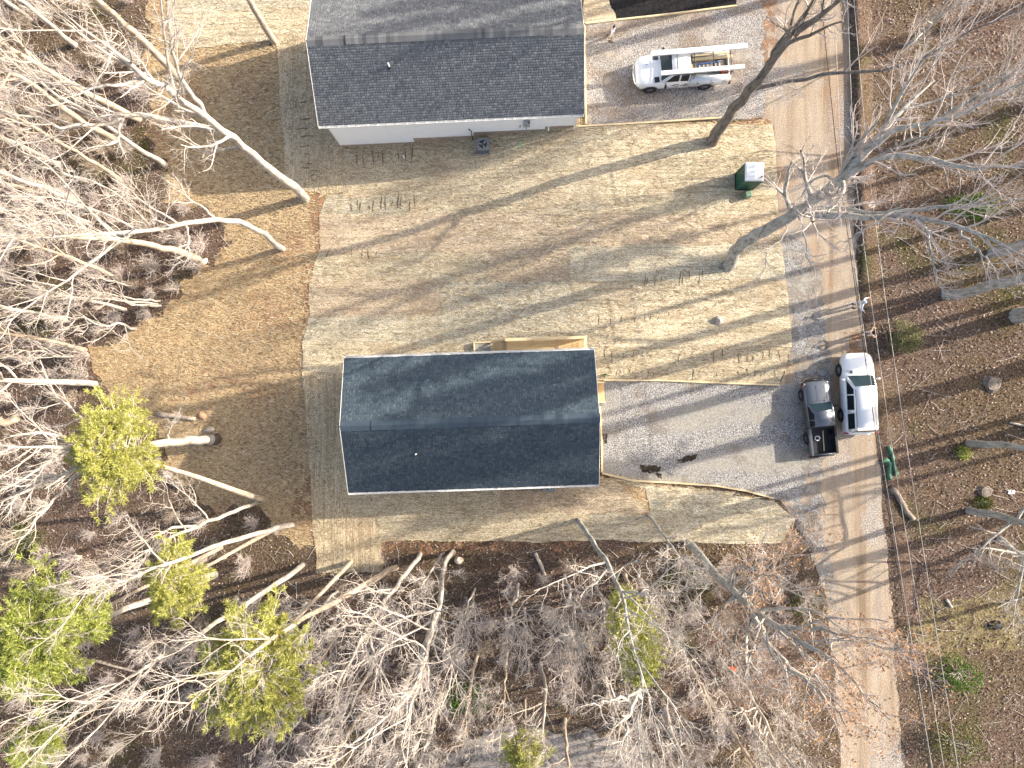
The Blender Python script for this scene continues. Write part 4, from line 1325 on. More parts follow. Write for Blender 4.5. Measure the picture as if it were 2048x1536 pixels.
def service_truck(label, loc, rot):
    t = thing('service_truck', label, 'truck', loc, rot)
    secs = [body_sec(3.02, 0.62, 0.46, 0.98, 0.02), body_sec(2.92, 0.82, 0.40, 1.10, 0.03), body_sec(2.70, 0.95, 0.36, 1.20, 0.04), body_sec(2.2, 1.0, 0.34, 1.26, 0.05), body_sec(1.5, 1.01, 0.34, 1.30, 0.05), body_sec(-0.42, 1.01, 0.34, 1.30, 0.02)]
    loft(secs).build('body', M_carwhite, t, True)
    cab = Cab(0.95, 0.74, 1.26, 1.95, 1.50, 0.78, -0.36, -0.42)
    cab.body('cab', M_carwhite, t, 0.07)
    cab.front(-0.90, 0.90, 0.08, 0.92, 'windscreen', M_wshield, t, curve=0.06)
    cab.front(-0.82, 0.82, 0.2, 0.85, 'rear_window', M_glass, t, True)
    for s in (-1, 1):
        cab.side(s, [(1.18, 0.10), (0.36, 0.10), (0.36, 0.86), (0.74, 0.86)], 'side_window', M_glass, t)
        cab.side(s, [(0.24, 0.10), (-0.26, 0.10), (-0.26, 0.86), (0.24, 0.86)], 'side_window', M_glass, t)
        mb = MB(); mb.box((s * 1.22, 1.22, 1.32), (0.20, 0.12, 0.30)); mr = mb.build('mirror', M_black, t, True, 0.03)
        mb = MB(); mb.bar((s * 0.98, 1.18, 1.25), (s * 1.15, 1.22, 1.30), 0.05, 0.05); mb.build('mirror_arm', M_black, mr)
        mb = MB(); mb.slab([(s * 0.55, 2.96, 0.84), (s * 0.88, 2.85, 0.86), (s * 0.90, 2.74, 1.02), (s * 0.58, 2.86, 1.02)], (0, 0.8, 0.6), 0.025); mb.build('headlight', M_lamp, t)
        mb = MB(); mb.box((s * 0.86, -1.72, 1.02), (0.36, 2.52, 0.84)); sb = mb.build('side_box', M_carwhite, t, True, 0.03)
        for y in (-0.85, -1.75, -2.6):
            mb = MB(); mb.box((s * 1.048, y, 1.12), (0.016, 0.014, 0.62)); mb.build('locker_seam', M_black, sb)
        for y in (-0.65, -0.95, -1.9, -2.75):
            mb = MB(); mb.box((s * 1.05, y, 1.08), (0.02, 0.14, 0.05)); mb.build('latch', M_black, sb)
        mb = MB(); mb.box((s * 0.93, -3.02, 0.92), (0.14, 0.05, 0.22)); mb.build('tail_light', M_red, t)
        for y in (0.30, -0.30):
            mb = MB(); mb.box((s * 1.012, y, 0.85), (0.012, 0.014, 0.62)); mb.build('door_seam', M_black, t)
        mb = MB(); mb.box((s * 1.02, 0.45, 1.10), (0.025, 0.18, 0.035)); mb.build('door_handle', M_black, t)
        # small dark signwriting on the doors
        mb = MB()
        for k in range(11):
            mb.box((s * 1.013, 1.15 - k * 0.075 - (0.06 if k > 4 else 0), 0.72), (0.006, 0.045, 0.06 if k % 3 else 0.09))
        mb.box((s * 1.013, 0.62, 0.97), (0.006, 0.26, 0.07)); mb.box((s * 1.013, 0.55, 1.02), (0.006, 0.12, 0.05))
        mb.build('door_lettering', M_black, t)
        mb = MB()
        mb.tube([(s * 1.013, -0.02 + 0.16 * math.cos(a), 0.86 + 0.08 * math.sin(a)) for a in [i * 0.6 for i in range(9)]], 0.014, 5)
        mb.tube([(s * 1.013, -0.16 + 0.07 * math.cos(a), 1.02 + 0.06 * math.sin(a)) for a in [i * 0.7 for i in range(8)]], 0.014, 5)
        mb.build('door_emblem', M_black, t)
        mb = MB(); mb.slab([(s * 0.55, 1.60, 1.348), (s * 0.90, 1.56, 1.318), (s * 0.92, 1.88, 1.300), (s * 0.58, 1.90, 1.335)], (0, 0, 1), 0.012); mb.build('cowl_panel', M_black, t)
        for y in (2.05, -1.55):
            wheel(t, s * 0.92, y, 0.42, 0.27); arch(t, s * 1.02 if y > 0 else s * 1.045, y, 0.42, M_black)
        # ladder rack: posts and side rail
        for y in (-0.55, -2.85):
            mb = MB(); mb.cyl((s * 0.86, y, 1.44), (s * 0.86, y, 2.12), 0.03, n=8); mb.build('rack_post', M_black, t)
        mb = MB(); mb.tube([(s * 0.80, 1.35, 2.09), (s * 0.86, -0.55, 2.12), (s * 0.86, -2.95, 2.12)], 0.03, 8); mb.build('rack_rail', M_black, t)
    for y in (0.55, -0.55, -1.75, -2.85):
        mb = MB(); mb.cyl((-0.88, y, 2.12), (0.88, y, 2.12), 0.03, n=8); mb.build('rack_bar', M_black, t)
    mb = MB(); mb.box((0, -1.72, 0.70), (1.36, 2.5, 0.08)); mb.build('bed_floor', M_steel, t)
    mb = MB(); mb.box((0, -0.50, 1.05), (1.36, 0.05, 0.72)); mb.build('bed_bulkhead', M_steel_d, t)
    mb = MB(); mb.box((0, -2.95, 1.0), (1.36, 0.05, 0.60)); mb.build('tailgate', M_carwhite, t)
    mb = MB(); mb.box((0, -3.12, 0.55), (1.9, 0.22, 0.16)); mb.build('rear_bumper', M_black, t, True, 0.03)
    mb = MB(); mb.tube([(-0.9, 2.80, 0.66), (-0.55, 3.03, 0.66), (0, 3.09, 0.66), (0.55, 3.03, 0.66), (0.9, 2.80, 0.66)], 0.10, 8); mb.build('front_bumper', M_chrome, t, True)
    mb = MB(); mb.slab([(-0.5, 3.00, 0.78), (0.5, 3.00, 0.78), (0.5, 2.95, 1.02), (-0.5, 2.95, 1.02)], (0, 1, 0.2), 0.03); mb.build('grille', M_black, t)
    mb = MB(); mb.box((0.3, 2.35, 1.335), (0.05, 0.08, 0.008)); mb.build('bonnet_badge', M_steel, t)
    return t
st_c = P(1357, 152)
st_r = veh_rot((1270, 157), (1450, 146))
service_truck('white service truck with ladder rack parked on the framed gravel pad', st_c, st_r)
# loads on the truck
def load(name, mb, mat, x, y, z, rz, label, cat, smooth=False, bevel=0.0):
    o = mb.build(name, mat, None, smooth, bevel)
    o.location = on(st_c, st_r, x, y, z)
    o.rotation_euler = (0, 0, st_r + rz)
    return tag(o, label, cat)
def carton(ln, wd):
    mb = MB(); mb.box((0, 0, 0.07), (wd, ln, 0.14))
    mb.box((0, ln * 0.02, 0.071), (wd + 0.012, 0.05, 0.15)); mb.box((0, -ln * 0.27, 0.071), (wd + 0.012, 0.05, 0.15))
    return mb
load('siding_carton', carton(6.1, 0.30), M_trim, 0.62, -0.85, 2.155, 0.02, 'long white carton strapped on the truck rack, the one overhanging the tailgate furthest', 'carton')
load('siding_carton', carton(5.3, 0.26), M_trim, -0.68, -1.0, 2.155, 0.02, 'long white carton on the truck rack directly above the cab doors with lettering', 'carton')
sl = thing('step_ladder', 'blue fibreglass step ladder lying in the white truck bed', 'ladder', on(st_c, st_r, -0.20, -1.45, 1.50), st_r + 0.03)
for s in (-1, 1):
    mb = MB(); mb.bar((s * 0.25, -0.98, 0.05), (s * 0.19, 0.86, 0.05), 0.035, 0.09); mb.build('side_rail', M_blue, sl)
    mb = MB(); mb.bar((s * 0.23, -0.92, 0.16), (s * 0.17, 0.82, 0.16), 0.03, 0.06); mb.build('rear_rail', M_blue, sl)
for k in range(7):
    y = -0.85 + k * 0.26
    w = 0.46 - 0.06 * (k / 6)
    mb = MB(); mb.box((0, y, 0.06), (w, 0.075, 0.03)); mb.build('step', M_alu, sl)
mb = MB(); mb.box((0, 0.98, 0.10), (0.40, 0.14, 0.12)); mb.build('top_cap', M_yellow, sl)
mb = MB(); mb.box((0, 0, 0.03), (0.20, 2.6, 0.06)); mb.box((0.25, 0.1, 0.03), (0.14, 2.3, 0.05)); load('lumber', mb, M_timber, 0.36, -1.85, 1.52, 0.03, 'pale lumber boards lying in the white truck bed', 'lumber')
mb = MB(); mb.box((0, 0, 0.18), (0.55, 0.45, 0.36)); mb.box((0, 0, 0.38), (0.30, 0.06, 0.06)); load('tool_case', mb, M_found, 0.12, -2.55, 0.75, 0.1, 'tan tool case at the tailgate end of the white truck bed', 'tool case', False, 0.02)
mb = MB(); mb.box((0, 0, 0.16), (0.22, 0.30, 0.32)); mb.tube([(0, -0.10, 0.32), (0, -0.06, 0.40), (0, 0.06, 0.40), (0, 0.10, 0.32)], 0.02, 6); load('fuel_can', mb, M_orange, -0.35, -2.72, 0.75, 0.0, 'red fuel can beside the tan tool case in the truck bed', 'fuel can', False, 0.03)
mb = MB(); mb.box((0, 0, 0.2), (0.55, 1.35, 0.4)); load('tan_crate', mb, M_found, 0.30, -1.30, 0.75, 0.0, 'tan crate under the lumber in the white truck bed', 'crate', False, 0.02)

# ------------------------------------------------------------------ portable toilet and small green box
def toilet():
    q = P(1487, 364)
    t = thing('portable_toilet', 'dark green portable toilet with white roof on the straw', 'portable toilet', q, rad(-1.0))
    mb = MB(); mb.box((0, 0, 0.07), (1.18, 1.16, 0.14)); mb.build('skid_base', M_black, t)
    for (cx, cy, sx, sy) in ((-0.53, 0, 0.04, 1.08), (0.53, 0, 0.04, 1.08), (0, -0.53, 1.02, 0.04), (0, 0.53, 1.02, 0.04)):
        mb = MB(); mb.box((cx, cy, 1.14), (sx, sy, 2.0)); w = mb.build('wall', M_dgreen, t)
        for k in range(5):
            mb = MB()
            off = -0.4 + k * 0.2
            if sx < sy:
                mb.box((cx + (0.025 if cx > 0 else -0.025), off, 1.14), (0.02, 0.06, 1.8))
            else:
                mb.box((off, cy + (0.025 if cy > 0 else -0.025), 1.14), (0.06, 0.02, 1.8))
            mb.build('rib', M_dgreen, w)
    for sx in (-1, 1):
        for sy in (-1, 1):
            mb = MB(); mb.box((sx * 0.53, sy * 0.53, 1.14), (0.10, 0.10, 2.04)); mb.build('corner_post', M_dgreen, t)
    mb = MB()
    mb.add([(-0.60, -0.60, 2.15), (0.60, -0.60, 2.15), (0.60, 0.60, 2.15), (-0.60, 0.60, 2.15), (-0.52, -0.55, 2.24), (0.52, -0.55, 2.24), (0.52, 0.55, 2.24), (-0.52, 0.55, 2.24), (0, -0.56, 2.30), (0, 0.56, 2.30)],
           [(3, 2, 1, 0), (0, 1, 5, 8, 4), (1, 2, 6, 5), (2, 3, 7, 9, 6), (3, 0, 4, 7), (4, 8, 9, 7), (8, 5, 6, 9)])
    rf = mb.build('roof', M_whiteplas, t)
    mb = MB(); mb.cyl((0.40, -0.38, 2.2), (0.40, -0.38, 2.42), 0.05, n=10); mb.build('vent_stack', M_black, rf)
    for k in range(3):
        mb = MB(); mb.box((-0.25, -0.3 + 0.3 * k, 2.285), (0.48, 0.03, 0.012), Euler((0, -0.11, 0)).to_matrix()); mb.build('roof_rib', M_whiteplas, rf)
    mb = MB(); mb.box((0.57, 0, 1.1), (0.03, 0.62, 1.8)); d = mb.build('door', M_dgreen, t)
    mb = MB(); mb.box((0.60, 0.22, 1.15), (0.03, 0.05, 0.12)); mb.build('latch', M_black, d)
toilet()
q = P(1492, 392)
t = thing('utility_pedestal', 'small sage green utility box next to the portable toilet', 'utility box', q, 0.15)
mb = MB(); mb.box((0, 0, 0.22), (0.42, 0.40, 0.5)); b_ = mb.build('cabinet', M_sage, t, False, 0.02)
mb = MB(); mb.add([(-0.24, -0.23, 0.47), (0.24, -0.23, 0.47), (0.24, 0.23, 0.47), (-0.24, 0.23, 0.47), (-0.17, -0.16, 0.58), (0.17, -0.16, 0.58), (0.17, 0.16, 0.58), (-0.17, 0.16, 0.58)], [(3, 2, 1, 0), (4, 5, 6, 7), (0, 1, 5, 4), (1, 2, 6, 5), (2, 3, 7, 6), (3, 0, 4, 7)])
mb.build('lid', M_sage, t)
mb = MB(); mb.box((0.0, -0.215, 0.25), (0.08, 0.02, 0.08)); mb.build('lock', M_steel, t)

# ------------------------------------------------------------------ stones, logs, stumps, odds and ends
def rock(label, px, py, sx, sy, sz, mat, rz=0.0, seed=0):
    r = random.Random(seed)
    bm = bmesh.new()
    bmesh.ops.create_icosphere(bm, subdivisions=3, radius=1)
    pl = [(Vector((r.uniform(-1, 1), r.uniform(-1, 1), r.uniform(-0.4, 1))).normalized(), r.uniform(0.55, 0.85)) for _ in range(9)]
    for v in bm.verts:
        for n, d in pl:
            k = v.co.dot(n)
            if k > d:
                v.co -= n * (k - d)
        v.co *= 1 + r.uniform(-0.02, 0.02)
        v.co = Vector((v.co.x * sx, v.co.y * sy, v.co.z * sz))
    me = bpy.data.meshes.new('rock')
    bm.to_mesh(me); bm.free()
    o = link('rock', me, mat)
    q = P(px, py)
    o.location = (q.x, q.y, q.z + sz * 0.45)
    o.rotation_euler = (0, 0, rz)
    return tag(o, label, 'rock')
rock('ruddy flat rock near the thick white tree trunk', 404, 830, 0.36, 0.24, 0.2, M_rock_r, -0.9, 1)
rock('pale flat rock right beside the thick white tree trunk', 421, 859, 0.38, 0.22, 0.2, M_rock, 0.5, 2)
rock('grey boulder alone on the straw across from the parked suv', 1436, 641, 0.34, 0.33, 0.28, M_rock_g, 0.2, 3)
rock('pale cream boulder at the foot of a tan trunk near the wood edge', 408, 524, 0.38, 0.26, 0.3, M_rock, 0.9, 4)
rock('rounded tan stone in the red clay below the straw yard', 918, 1120, 0.32, 0.30, 0.22, M_rock, 0.3, 5)
def stump(label, px, py, r, h):
    q = P(px, py)
    t = thing('tree_stump', label, 'stump', q)
    mb = MB()
    n = 16
    vs = []
    for k, (zz, f) in enumerate(((-0.05, 1.35), (0.12, 1.1), (h, 1.0))):
        for i in range(n):
            a = 2 * math.pi * i / n
            rr = r * f * (1 + 0.12 * math.sin(3 * a + k) * (1.3 - k * 0.4) + 0.05 * math.sin(7 * a))
            vs.append((rr * math.cos(a), rr * math.sin(a), zz))
    fs = [(k * n + i, k * n + (i + 1) % n, (k + 1) * n + (i + 1) % n, (k + 1) * n + i) for k in range(2) for i in range(n)]
    mb.add(vs, fs)
    mb.build('bark', M_bark_d, t, True)
    mb = MB(); mb.add([(v[0] * 0.93, v[1] * 0.93, h - 0.005) for v in vs[-n:]] + [(0, 0, h + 0.02)], [(i, (i + 1) % n, n) for i in range(n)])
    mb.build('cut_face', M_rock_l, t)
    for k in (0.35, 0.65):
        mb = MB(); mb.tube([(v[0] * k, v[1] * k, h + 0.012) for v in vs[-n:]] + [(vs[-n][0] * k, vs[-n][1] * k, h + 0.012)], 0.012, 4); mb.build('growth_ring', M_bark_d, t)
stump('wide grey weathered stump alone among the dry leaves', 1985, 768, 0.46, 0.20)
stump('low crumbling stump by green ferns near a leaning grey trunk', 1970, 984, 0.36, 0.18)
stump('small dark stump under the yellow green pine', 357, 966, 0.28, 0.3)
def log_(label, pts, r0, r1, mat, zoff=0.0, n=10):
    w = [P(*p) for p in pts]
    q = w[0].copy()
    mb = MB()
    fine = []
    for a, b in zip(w[:-1], w[1:]):
        for k in range(3):
            fine.append(a.lerp(b, k / 3))
    fine.append(w[-1])
    m = len(fine)
    mb.tube([(p.x - q.x, p.y - q.y, p.z - q.z + zoff + r0 * 0.8) for p in fine], [r0 + (r1 - r0) * i / (m - 1) + random.uniform(-0.012, 0.012) for i in range(m)], n)
    o = mb.build('fallen_log', mat, None, True)
    o.location = q
    return tag(o, label, 'log')
log_('smooth bent grey brown log lying by the green netting rolls', [(1779, 975), (1790, 985), (1802, 1006), (1810, 1022), (1825, 1038)], 0.20, 0.16, M_rock_l)
log_('pale short log in the red leaf litter', [(1070, 1105), (1082, 1130), (1090, 1150)], 0.14, 0.10, M_bark)
log_('pale broken log on the straw edge beside the ruddy rock', [(318, 828), (350, 832), (392, 838)], 0.17, 0.13, M_bark_b)
log_('split tan timber log at the far edge of the wood', [(-10, 838), (15, 846), (40, 835)], 0.30, 0.26, M_cut)
log_('thin white stick log on leaves across the road', [(2018, 845), (2050, 852), (2070, 856)], 0.08, 0.05, M_bark)
log_('short pale log near the dry grass patch', [(1890, 1462), (1896, 1470), (1903, 1478)], 0.1, 0.08, M_bark) if False else log_('short pale log near the dry grass patch', [(1891, 1458 - 260), (1897, 1206), (1902, 1214)], 0.1, 0.08, M_bark)
log_('thin tan fallen pole between pines in the wood', [(185, 1318), (230, 1332), (275, 1343)], 0.10, 0.07, M_bark_b)
# green netting rolls beside the road
def roll(label, pts, rr, seed):
    r = random.Random(seed)
    w = [P(*p) for p in pts]
    q = w[0].copy()
    fine = []
    for a, b in zip(w[:-1], w[1:]):
        for k in range(6):
            fine.append(a.lerp(b, k / 6))
    fine.append(w[-1])
    mb = MB()
    mb.tube([(p.x - q.x + r.uniform(-0.03, 0.03), p.y - q.y, p.z - q.z + rr * 0.85) for p in fine], [rr * r.uniform(0.72, 1.1) for _ in fine], 10)
    o = mb.build('netting_roll', M_net, None, True)
    o.location = q
    return tag(o, label, 'netting roll')
roll('bent roll of green netting with a crooked end beside the road', [(1764, 922), (1772, 920), (1777, 930), (1775, 945), (1778, 958)], 0.15, 3)
roll('straight crumpled roll of green netting beside the bent one', [(1776, 892), (1781, 908), (1786, 930), (1791, 950)], 0.14, 4)
# little items on the straw
mb = MB(); mb.cyl((0, 0, 0), (0.05, -0.03, 0.5), 0.06, n=10)
o = mb.build('pipe_stub', M_trim); o.location = P(808, 316); tag(o, 'white pipe stub sticking out of the straw near the siding wall', 'pipe')
mb = MB(); mb.bar((0, 0, 0.04), (0.22, 0.42, 0.10), 0.05, 0.03)
o = mb.build('marker_stake', plain('lime_plastic', (0.12, 0.62, 0.16), 0.5)); o.location = P(1038, 296); tag(o, 'lime green marker stake lying on the straw', 'stake')
mb = MB(); mb.box((0, 0, 0.03), (0.42, 0.26, 0.06)); mb.box((0.1, 0.05, 0.08), (0.2, 0.14, 0.05))
o = mb.build('paper_scrap', M_trim, None, False, 0.01); o.location = P(2022, 984); tag(o, 'white crumpled paper scrap by the low stump', 'litter')
mb = MB(); mb.box((0, 0, 0.12), (0.5, 0.42, 0.24)); mb.box((0.02, 0.0, 0.26), (0.44, 0.36, 0.05))
o = mb.build('concrete_block', M_rock, None, False, 0.02); o.location = P(1738, 412); o.rotation_euler = (0, 0, 0.3); tag(o, 'pale concrete block beside the road under the spreading oak', 'block')
mb = MB()
for k in range(7):
    a = k * 0.9
    mb.add([(0.5 * math.cos(a) * (1 + 0.3 * math.sin(5 * a)), 0.35 * math.sin(a), 0.02), (0.25 * math.cos(a + 0.4), 0.2 * math.sin(a + 0.4), 0.28), (0.5 * math.cos(a + 0.9) * (1 + 0.3 * math.sin(5 * a)), 0.35 * math.sin(a + 0.9), 0.02)], [(0, 1, 2)])
    mb.add([(0, 0, 0.3), (0.25 * math.cos(a + 0.4), 0.2 * math.sin(a + 0.4), 0.28), (0.25 * math.cos(a + 1.3), 0.2 * math.sin(a + 1.3), 0.28)], [(0, 1, 2)])
o = mb.build('tarp_heap', M_tarp); o.location = P(1990, 1250); tag(o, 'crumpled black tarp heap on leaves near dry grass', 'tarp')
mb = MB(); mb.box((0, 0, 0.02), (0.75, 0.22, 0.04)); mb.box((0.1, 0.12, 0.05), (0.4, 0.16, 0.03))
o = mb.build('plastic_scrap', M_orange); o.location = P(1462, 1338); o.rotation_euler = (0.1, 0.05, -0.5); tag(o, 'orange red plastic scrap half buried under bare branches', 'plastic scrap')
mb = MB()
for (x, y, s) in ((0, 0, 0.5), (0.9, 0.1, 0.4), (0.35, 0.35, 0.3)):
    mb.cyl((x, y, 0), (x, y, 0.18), s * 0.5, s * 0.2, 9)
o = mb.build('dark_bag_heap', M_tarp, None, True); o.location = P(1385, 1400); tag(o, 'dark bags heaped under the twigs by the orange scrap', 'bags')

# ------------------------------------------------------------------ overhead wires
def wire(label, pts, z, r, mat):
    w = [P(px, py, zz) for (px, py), zz in zip(pts, z)]
    q = w[0].copy()
    n = 40
    ts = np.linspace(0, 1, len(w))
    arr = np.array([list(p) for p in w])
    # smooth path by interpolation on arc
    d = np.concatenate([[0], np.cumsum(np.linalg.norm(np.diff(arr, axis=0), axis=1))])
    d /= d[-1]
    u = np.linspace(0, 1, n)
    xs_, ys_, zs_ = (np.interp(u, d, arr[:, k]) for k in range(3))
    mb = MB(); mb.tube([(x - q.x, y - q.y, z_ - q.z) for x, y, z_ in zip(xs_, ys_, zs_)], r, 6)
    o = mb.build('overhead_wire', mat, None, True)
    o.location = q
    return tag(o, label, 'wire', 'wires along the road')
zz = [7.4, 7.1, 7.0, 7.1, 7.5]
wire('thick black cable strung along the road edge, beside three pale wires', [(1640, -20), (1676, 330), (1714, 600), (1752, 870), (1862, 1560)], [6.4, 6.1, 6.0, 6.1, 6.5], 0.022, M_cable)
wire('pale overhead wire running next to the black cable', [(1668, -20), (1682, 330), (1719, 600), (1757, 870), (1868, 1560)], zz, 0.014, M_wire)
wire('pale overhead wire in the middle of the three', [(1694, -20), (1708, 330), (1742, 600), (1780, 870), (1892, 1560)], zz, 0.014, M_wire)
wire('pale overhead wire farthest from the road and black cable', [(1706, -20), (1736, 330), (1771, 600), (1810, 870), (1920, 1560)], [z + 0.3 for z in zz], 0.014, M_wire)
#PART3
# ------------------------------------------------------------------ people
def skin_mesh(name, nodes, edges, root=0, sub=1):
    me = bpy.data.meshes.new(name)
    me.from_pydata([n[:3] for n in nodes], edges, [])
    o = bpy.data.objects.new(name, me)
    C.objects.link(o)
    o.modifiers.new('skin', 'SKIN')
    s = o.modifiers.new('sub', 'SUBSURF')
    s.levels = sub
    s.render_levels = sub
    for i, n in enumerate(nodes):
        r = n[3]
        me.skin_vertices[0].data[i].radius = (r, n[4] if len(n) > 4 else r)
        me.skin_vertices[0].data[i].use_root = (i == root)
    dg = bpy.context.evaluated_depsgraph_get()
    out = bpy.data.meshes.new_from_object(o.evaluated_get(dg))
    bpy.data.objects.remove(o)
    out.name = name
    for p in out.polygons:
        p.use_smooth = True
    return out
def person(label, loc, rot, shirt, trousers, hair, arms, sleeves, legs=((0.10, 0.05), (-0.10, -0.04)), held=None):
    """arms: for (left,right): shoulder->elbow->wrist points"""
    t = thing('person', label, 'person', loc, rot)
    nodes = [(0, 0, 0.95, 0.13, 0.10), (0, 0, 1.12, 0.13, 0.09), (0, 0, 1.32, 0.16, 0.10), (0, 0, 1.44, 0.09, 0.07), (0, 0.01, 1.51, 0.055), (0, 0.015, 1.57, 0.075), (0, 0.02, 1.65, 0.085), (0, 0.01, 1.72, 0.06)]
    edges = [(i, i + 1) for i in range(7)]
    for s, (lx, ly) in zip((1, -1), legs):
        b = len(nodes)
        nodes += [(s * 0.10, 0, 0.88, 0.085), (s * 0.11, ly * 0.6 + 0.02, 0.50, 0.060), (s * 0.11, ly, 0.09, 0.042), (s * 0.12, ly + 0.12, 0.045, 0.035)]
        edges += [(0, b), (b, b + 1), (b + 1, b + 2), (b + 2, b + 3)]
    arm_idx = []
    for s, a in zip((1, -1), arms):
        b = len(nodes)
        nodes += [(s * 0.19, 0, 1.39, 0.055), (*a[0], 0.042), (*a[1], 0.030), (*(Vector(a[1]) + (Vector(a[1]) - Vector(a[0])).normalized() * 0.07), 0.034, 0.016)]
        edges += [(2, b), (b, b + 1), (b + 1, b + 2), (b + 2, b + 3)]
        w = Vector(nodes[b + 3][:3])
        d = (Vector(a[1]) - Vector(a[0])).normalized()
        sd = d.orthogonal().normalized()
        for k in range(5):
            off = sd * (-0.03 + 0.015 * k)
            ln = (0.05, 0.075, 0.08, 0.072, 0.06)[k]
            p1 = w + off
            if k == 0:
                p1 = w - d * 0.05 + sd * -0.045
            p2 = p1 + d * ln * 0.6 + off * 0.2
            p3 = p2 + d * ln * 0.5 + d.cross(sd) * 0.02
            c = len(nodes)
            nodes += [(*p2, 0.009), (*p3, 0.008)]
            edges += [(b + 3, c), (c, c + 1)]
    link('body', skin_mesh('body', nodes, edges), M_skin, t)
    hd = MB()
    hd.add([(-0.015, 0.10, 1.60), (0.015, 0.10, 1.60), (0, 0.128, 1.605), (0, 0.10, 1.65)], [(0, 1, 2), (1, 3, 2), (3, 0, 2)])
    hd.build('nose', M_skin, t)
    for s in (-1, 1):
        mb = MB(); mb.cyl((s * 0.078, 0.01, 1.63), (s * 0.095, 0.0, 1.635), 0.025, 0.028, 8); mb.build('ear', M_skin, t)
        mb = MB(); mb.cyl((s * 0.03, 0.088, 1.645), (s * 0.03, 0.10, 1.645), 0.011, n=8); mb.build('eye', M_black, t)
    mb = MB(); mb.box((0, 0.096, 1.575), (0.045, 0.012, 0.010)); mb.build('mouth', M_orange, t)
    bm = bmesh.new()
    bmesh.ops.create_icosphere(bm, subdivisions=2, radius=0.108)
    for v in bm.verts:
        v.co.z *= 0.95
        if v.co.y > 0.03 and v.co.z < 0.05:
            v.co.y = 0.03
    me = bpy.data.meshes.new('hair'); bm.to_mesh(me); bm.free()
    for p_ in me.polygons: p_.use_smooth = True
    ho = link('hair', me, hair, t); ho.location = (0, -0.005, 1.675)
    n2 = [(0, 0, 0.93, 0.155, 0.125), (0, 0, 1.12, 0.15, 0.11), (0, 0, 1.32, 0.175, 0.12), (0, 0, 1.43, 0.10, 0.085)]
    e2 = [(0, 1), (1, 2), (2, 3)]
    for s, a in zip((1, -1), arms):
        b = len(n2)
        el = Vector(a[0]); sh = Vector((s * 0.19, 0, 1.39))
        n2 += [(*sh, 0.075), (*(sh.lerp(el, min(1, sleeves * 2))), 0.060)]
        e2 += [(2, b), (b, b + 1)]
        if sleeves > 0.5:
            n2.append((*(el.lerp(Vector(a[1]), (sleeves - 0.5) * 2)), 0.048)); e2.append((b + 1, b + 2))
    link('shirt', skin_mesh('shirt', n2, e2), shirt, t)
    n3 = [(0, 0, 0.98, 0.145, 0.115)]
    e3 = []
    for s, (lx, ly) in zip((1, -1), legs):
        b = len(n3)
        n3 += [(s * 0.10, 0, 0.86, 0.105), (s * 0.11, ly * 0.6 + 0.02, 0.50, 0.078), (s * 0.11, ly, 0.12, 0.068)]
        e3 += [(0, b), (b, b + 1), (b + 1, b + 2)]
    link('trousers', skin_mesh('trousers', n3, e3), trousers, t)
    for s, (lx, ly) in zip((1, -1), legs):
        mb = MB(); mb.box((s * 0.12, ly + 0.06, 0.045), (0.10, 0.28, 0.09)); mb.build('shoe', M_shoe, t, True, 0.03)
    return t
person('person in pale blue shirt and khaki trousers walking near the white truck', P(1221, 79), rad(60), M_shirt_w, M_khaki, M_hair,
       [((0.30, 0.10, 1.15), (0.30, 0.30, 1.08)), ((-0.34, -0.10, 1.16), (-0.42, 0.05, 0.98))], 0.9, ((0, 0.16), (0, -0.16)))
person('person in a pale hooded top standing on the road edge', P(1706, 611), rad(-110), M_shirt_w, M_cloth_w, M_shirt_w,
       [((0.36, 0.12, 1.20), (0.46, 0.34, 1.16)), ((-0.36, 0.10, 1.20), (-0.48, 0.30, 1.16))], 0.95)
person('person in black top and white trousers raising both bare arms beside the evergreen bush', P(1732, 668), rad(95), M_cloth_b, M_cloth_w, M_hair_b,
       [((0.34, 0.20, 1.42), (0.10, 0.42, 1.55)), ((-0.34, 0.20, 1.42), (-0.10, 0.42, 1.55))], 0.15)

# ------------------------------------------------------------------ trees
def unit(a):
    return a / (np.linalg.norm(a, axis=-1, keepdims=True) + 1e-9)
def tubes(paths, radii, S):
    """paths (N,K,3), radii (N,K) -> verts, quads"""
    N, K, _ = paths.shape
    tg = unit(np.gradient(paths, axis=1))
    mean = unit(paths[:, -1] - paths[:, 0])
    ref = np.where((np.abs(mean[:, 2]) > 0.75)[:, None], np.array([[1.0, 0.03, 0.0]]), np.array([[0.02, 0.0, 1.0]]))
    n1 = unit(np.cross(tg, ref[:, None, :]))
    n2 = np.cross(tg, n1)
    a = np.arange(S) * 2 * np.pi / S
    V = paths[:, :, None, :] + radii[:, :, None, None] * (np.cos(a)[None, None, :, None] * n1[:, :, None, :] + np.sin(a)[None, None, :, None] * n2[:, :, None, :])
    i = np.arange(N)[:, None, None] * K * S
    k = np.arange(K - 1)[None, :, None] * S
    s = np.arange(S)[None, None, :]
    s2 = (s + 1) % S
    F = np.stack([i + k + s, i + k + s2, i + k + S + s2, i + k + S + s], -1).reshape(-1, 4)
    return V.reshape(-1, 3), F
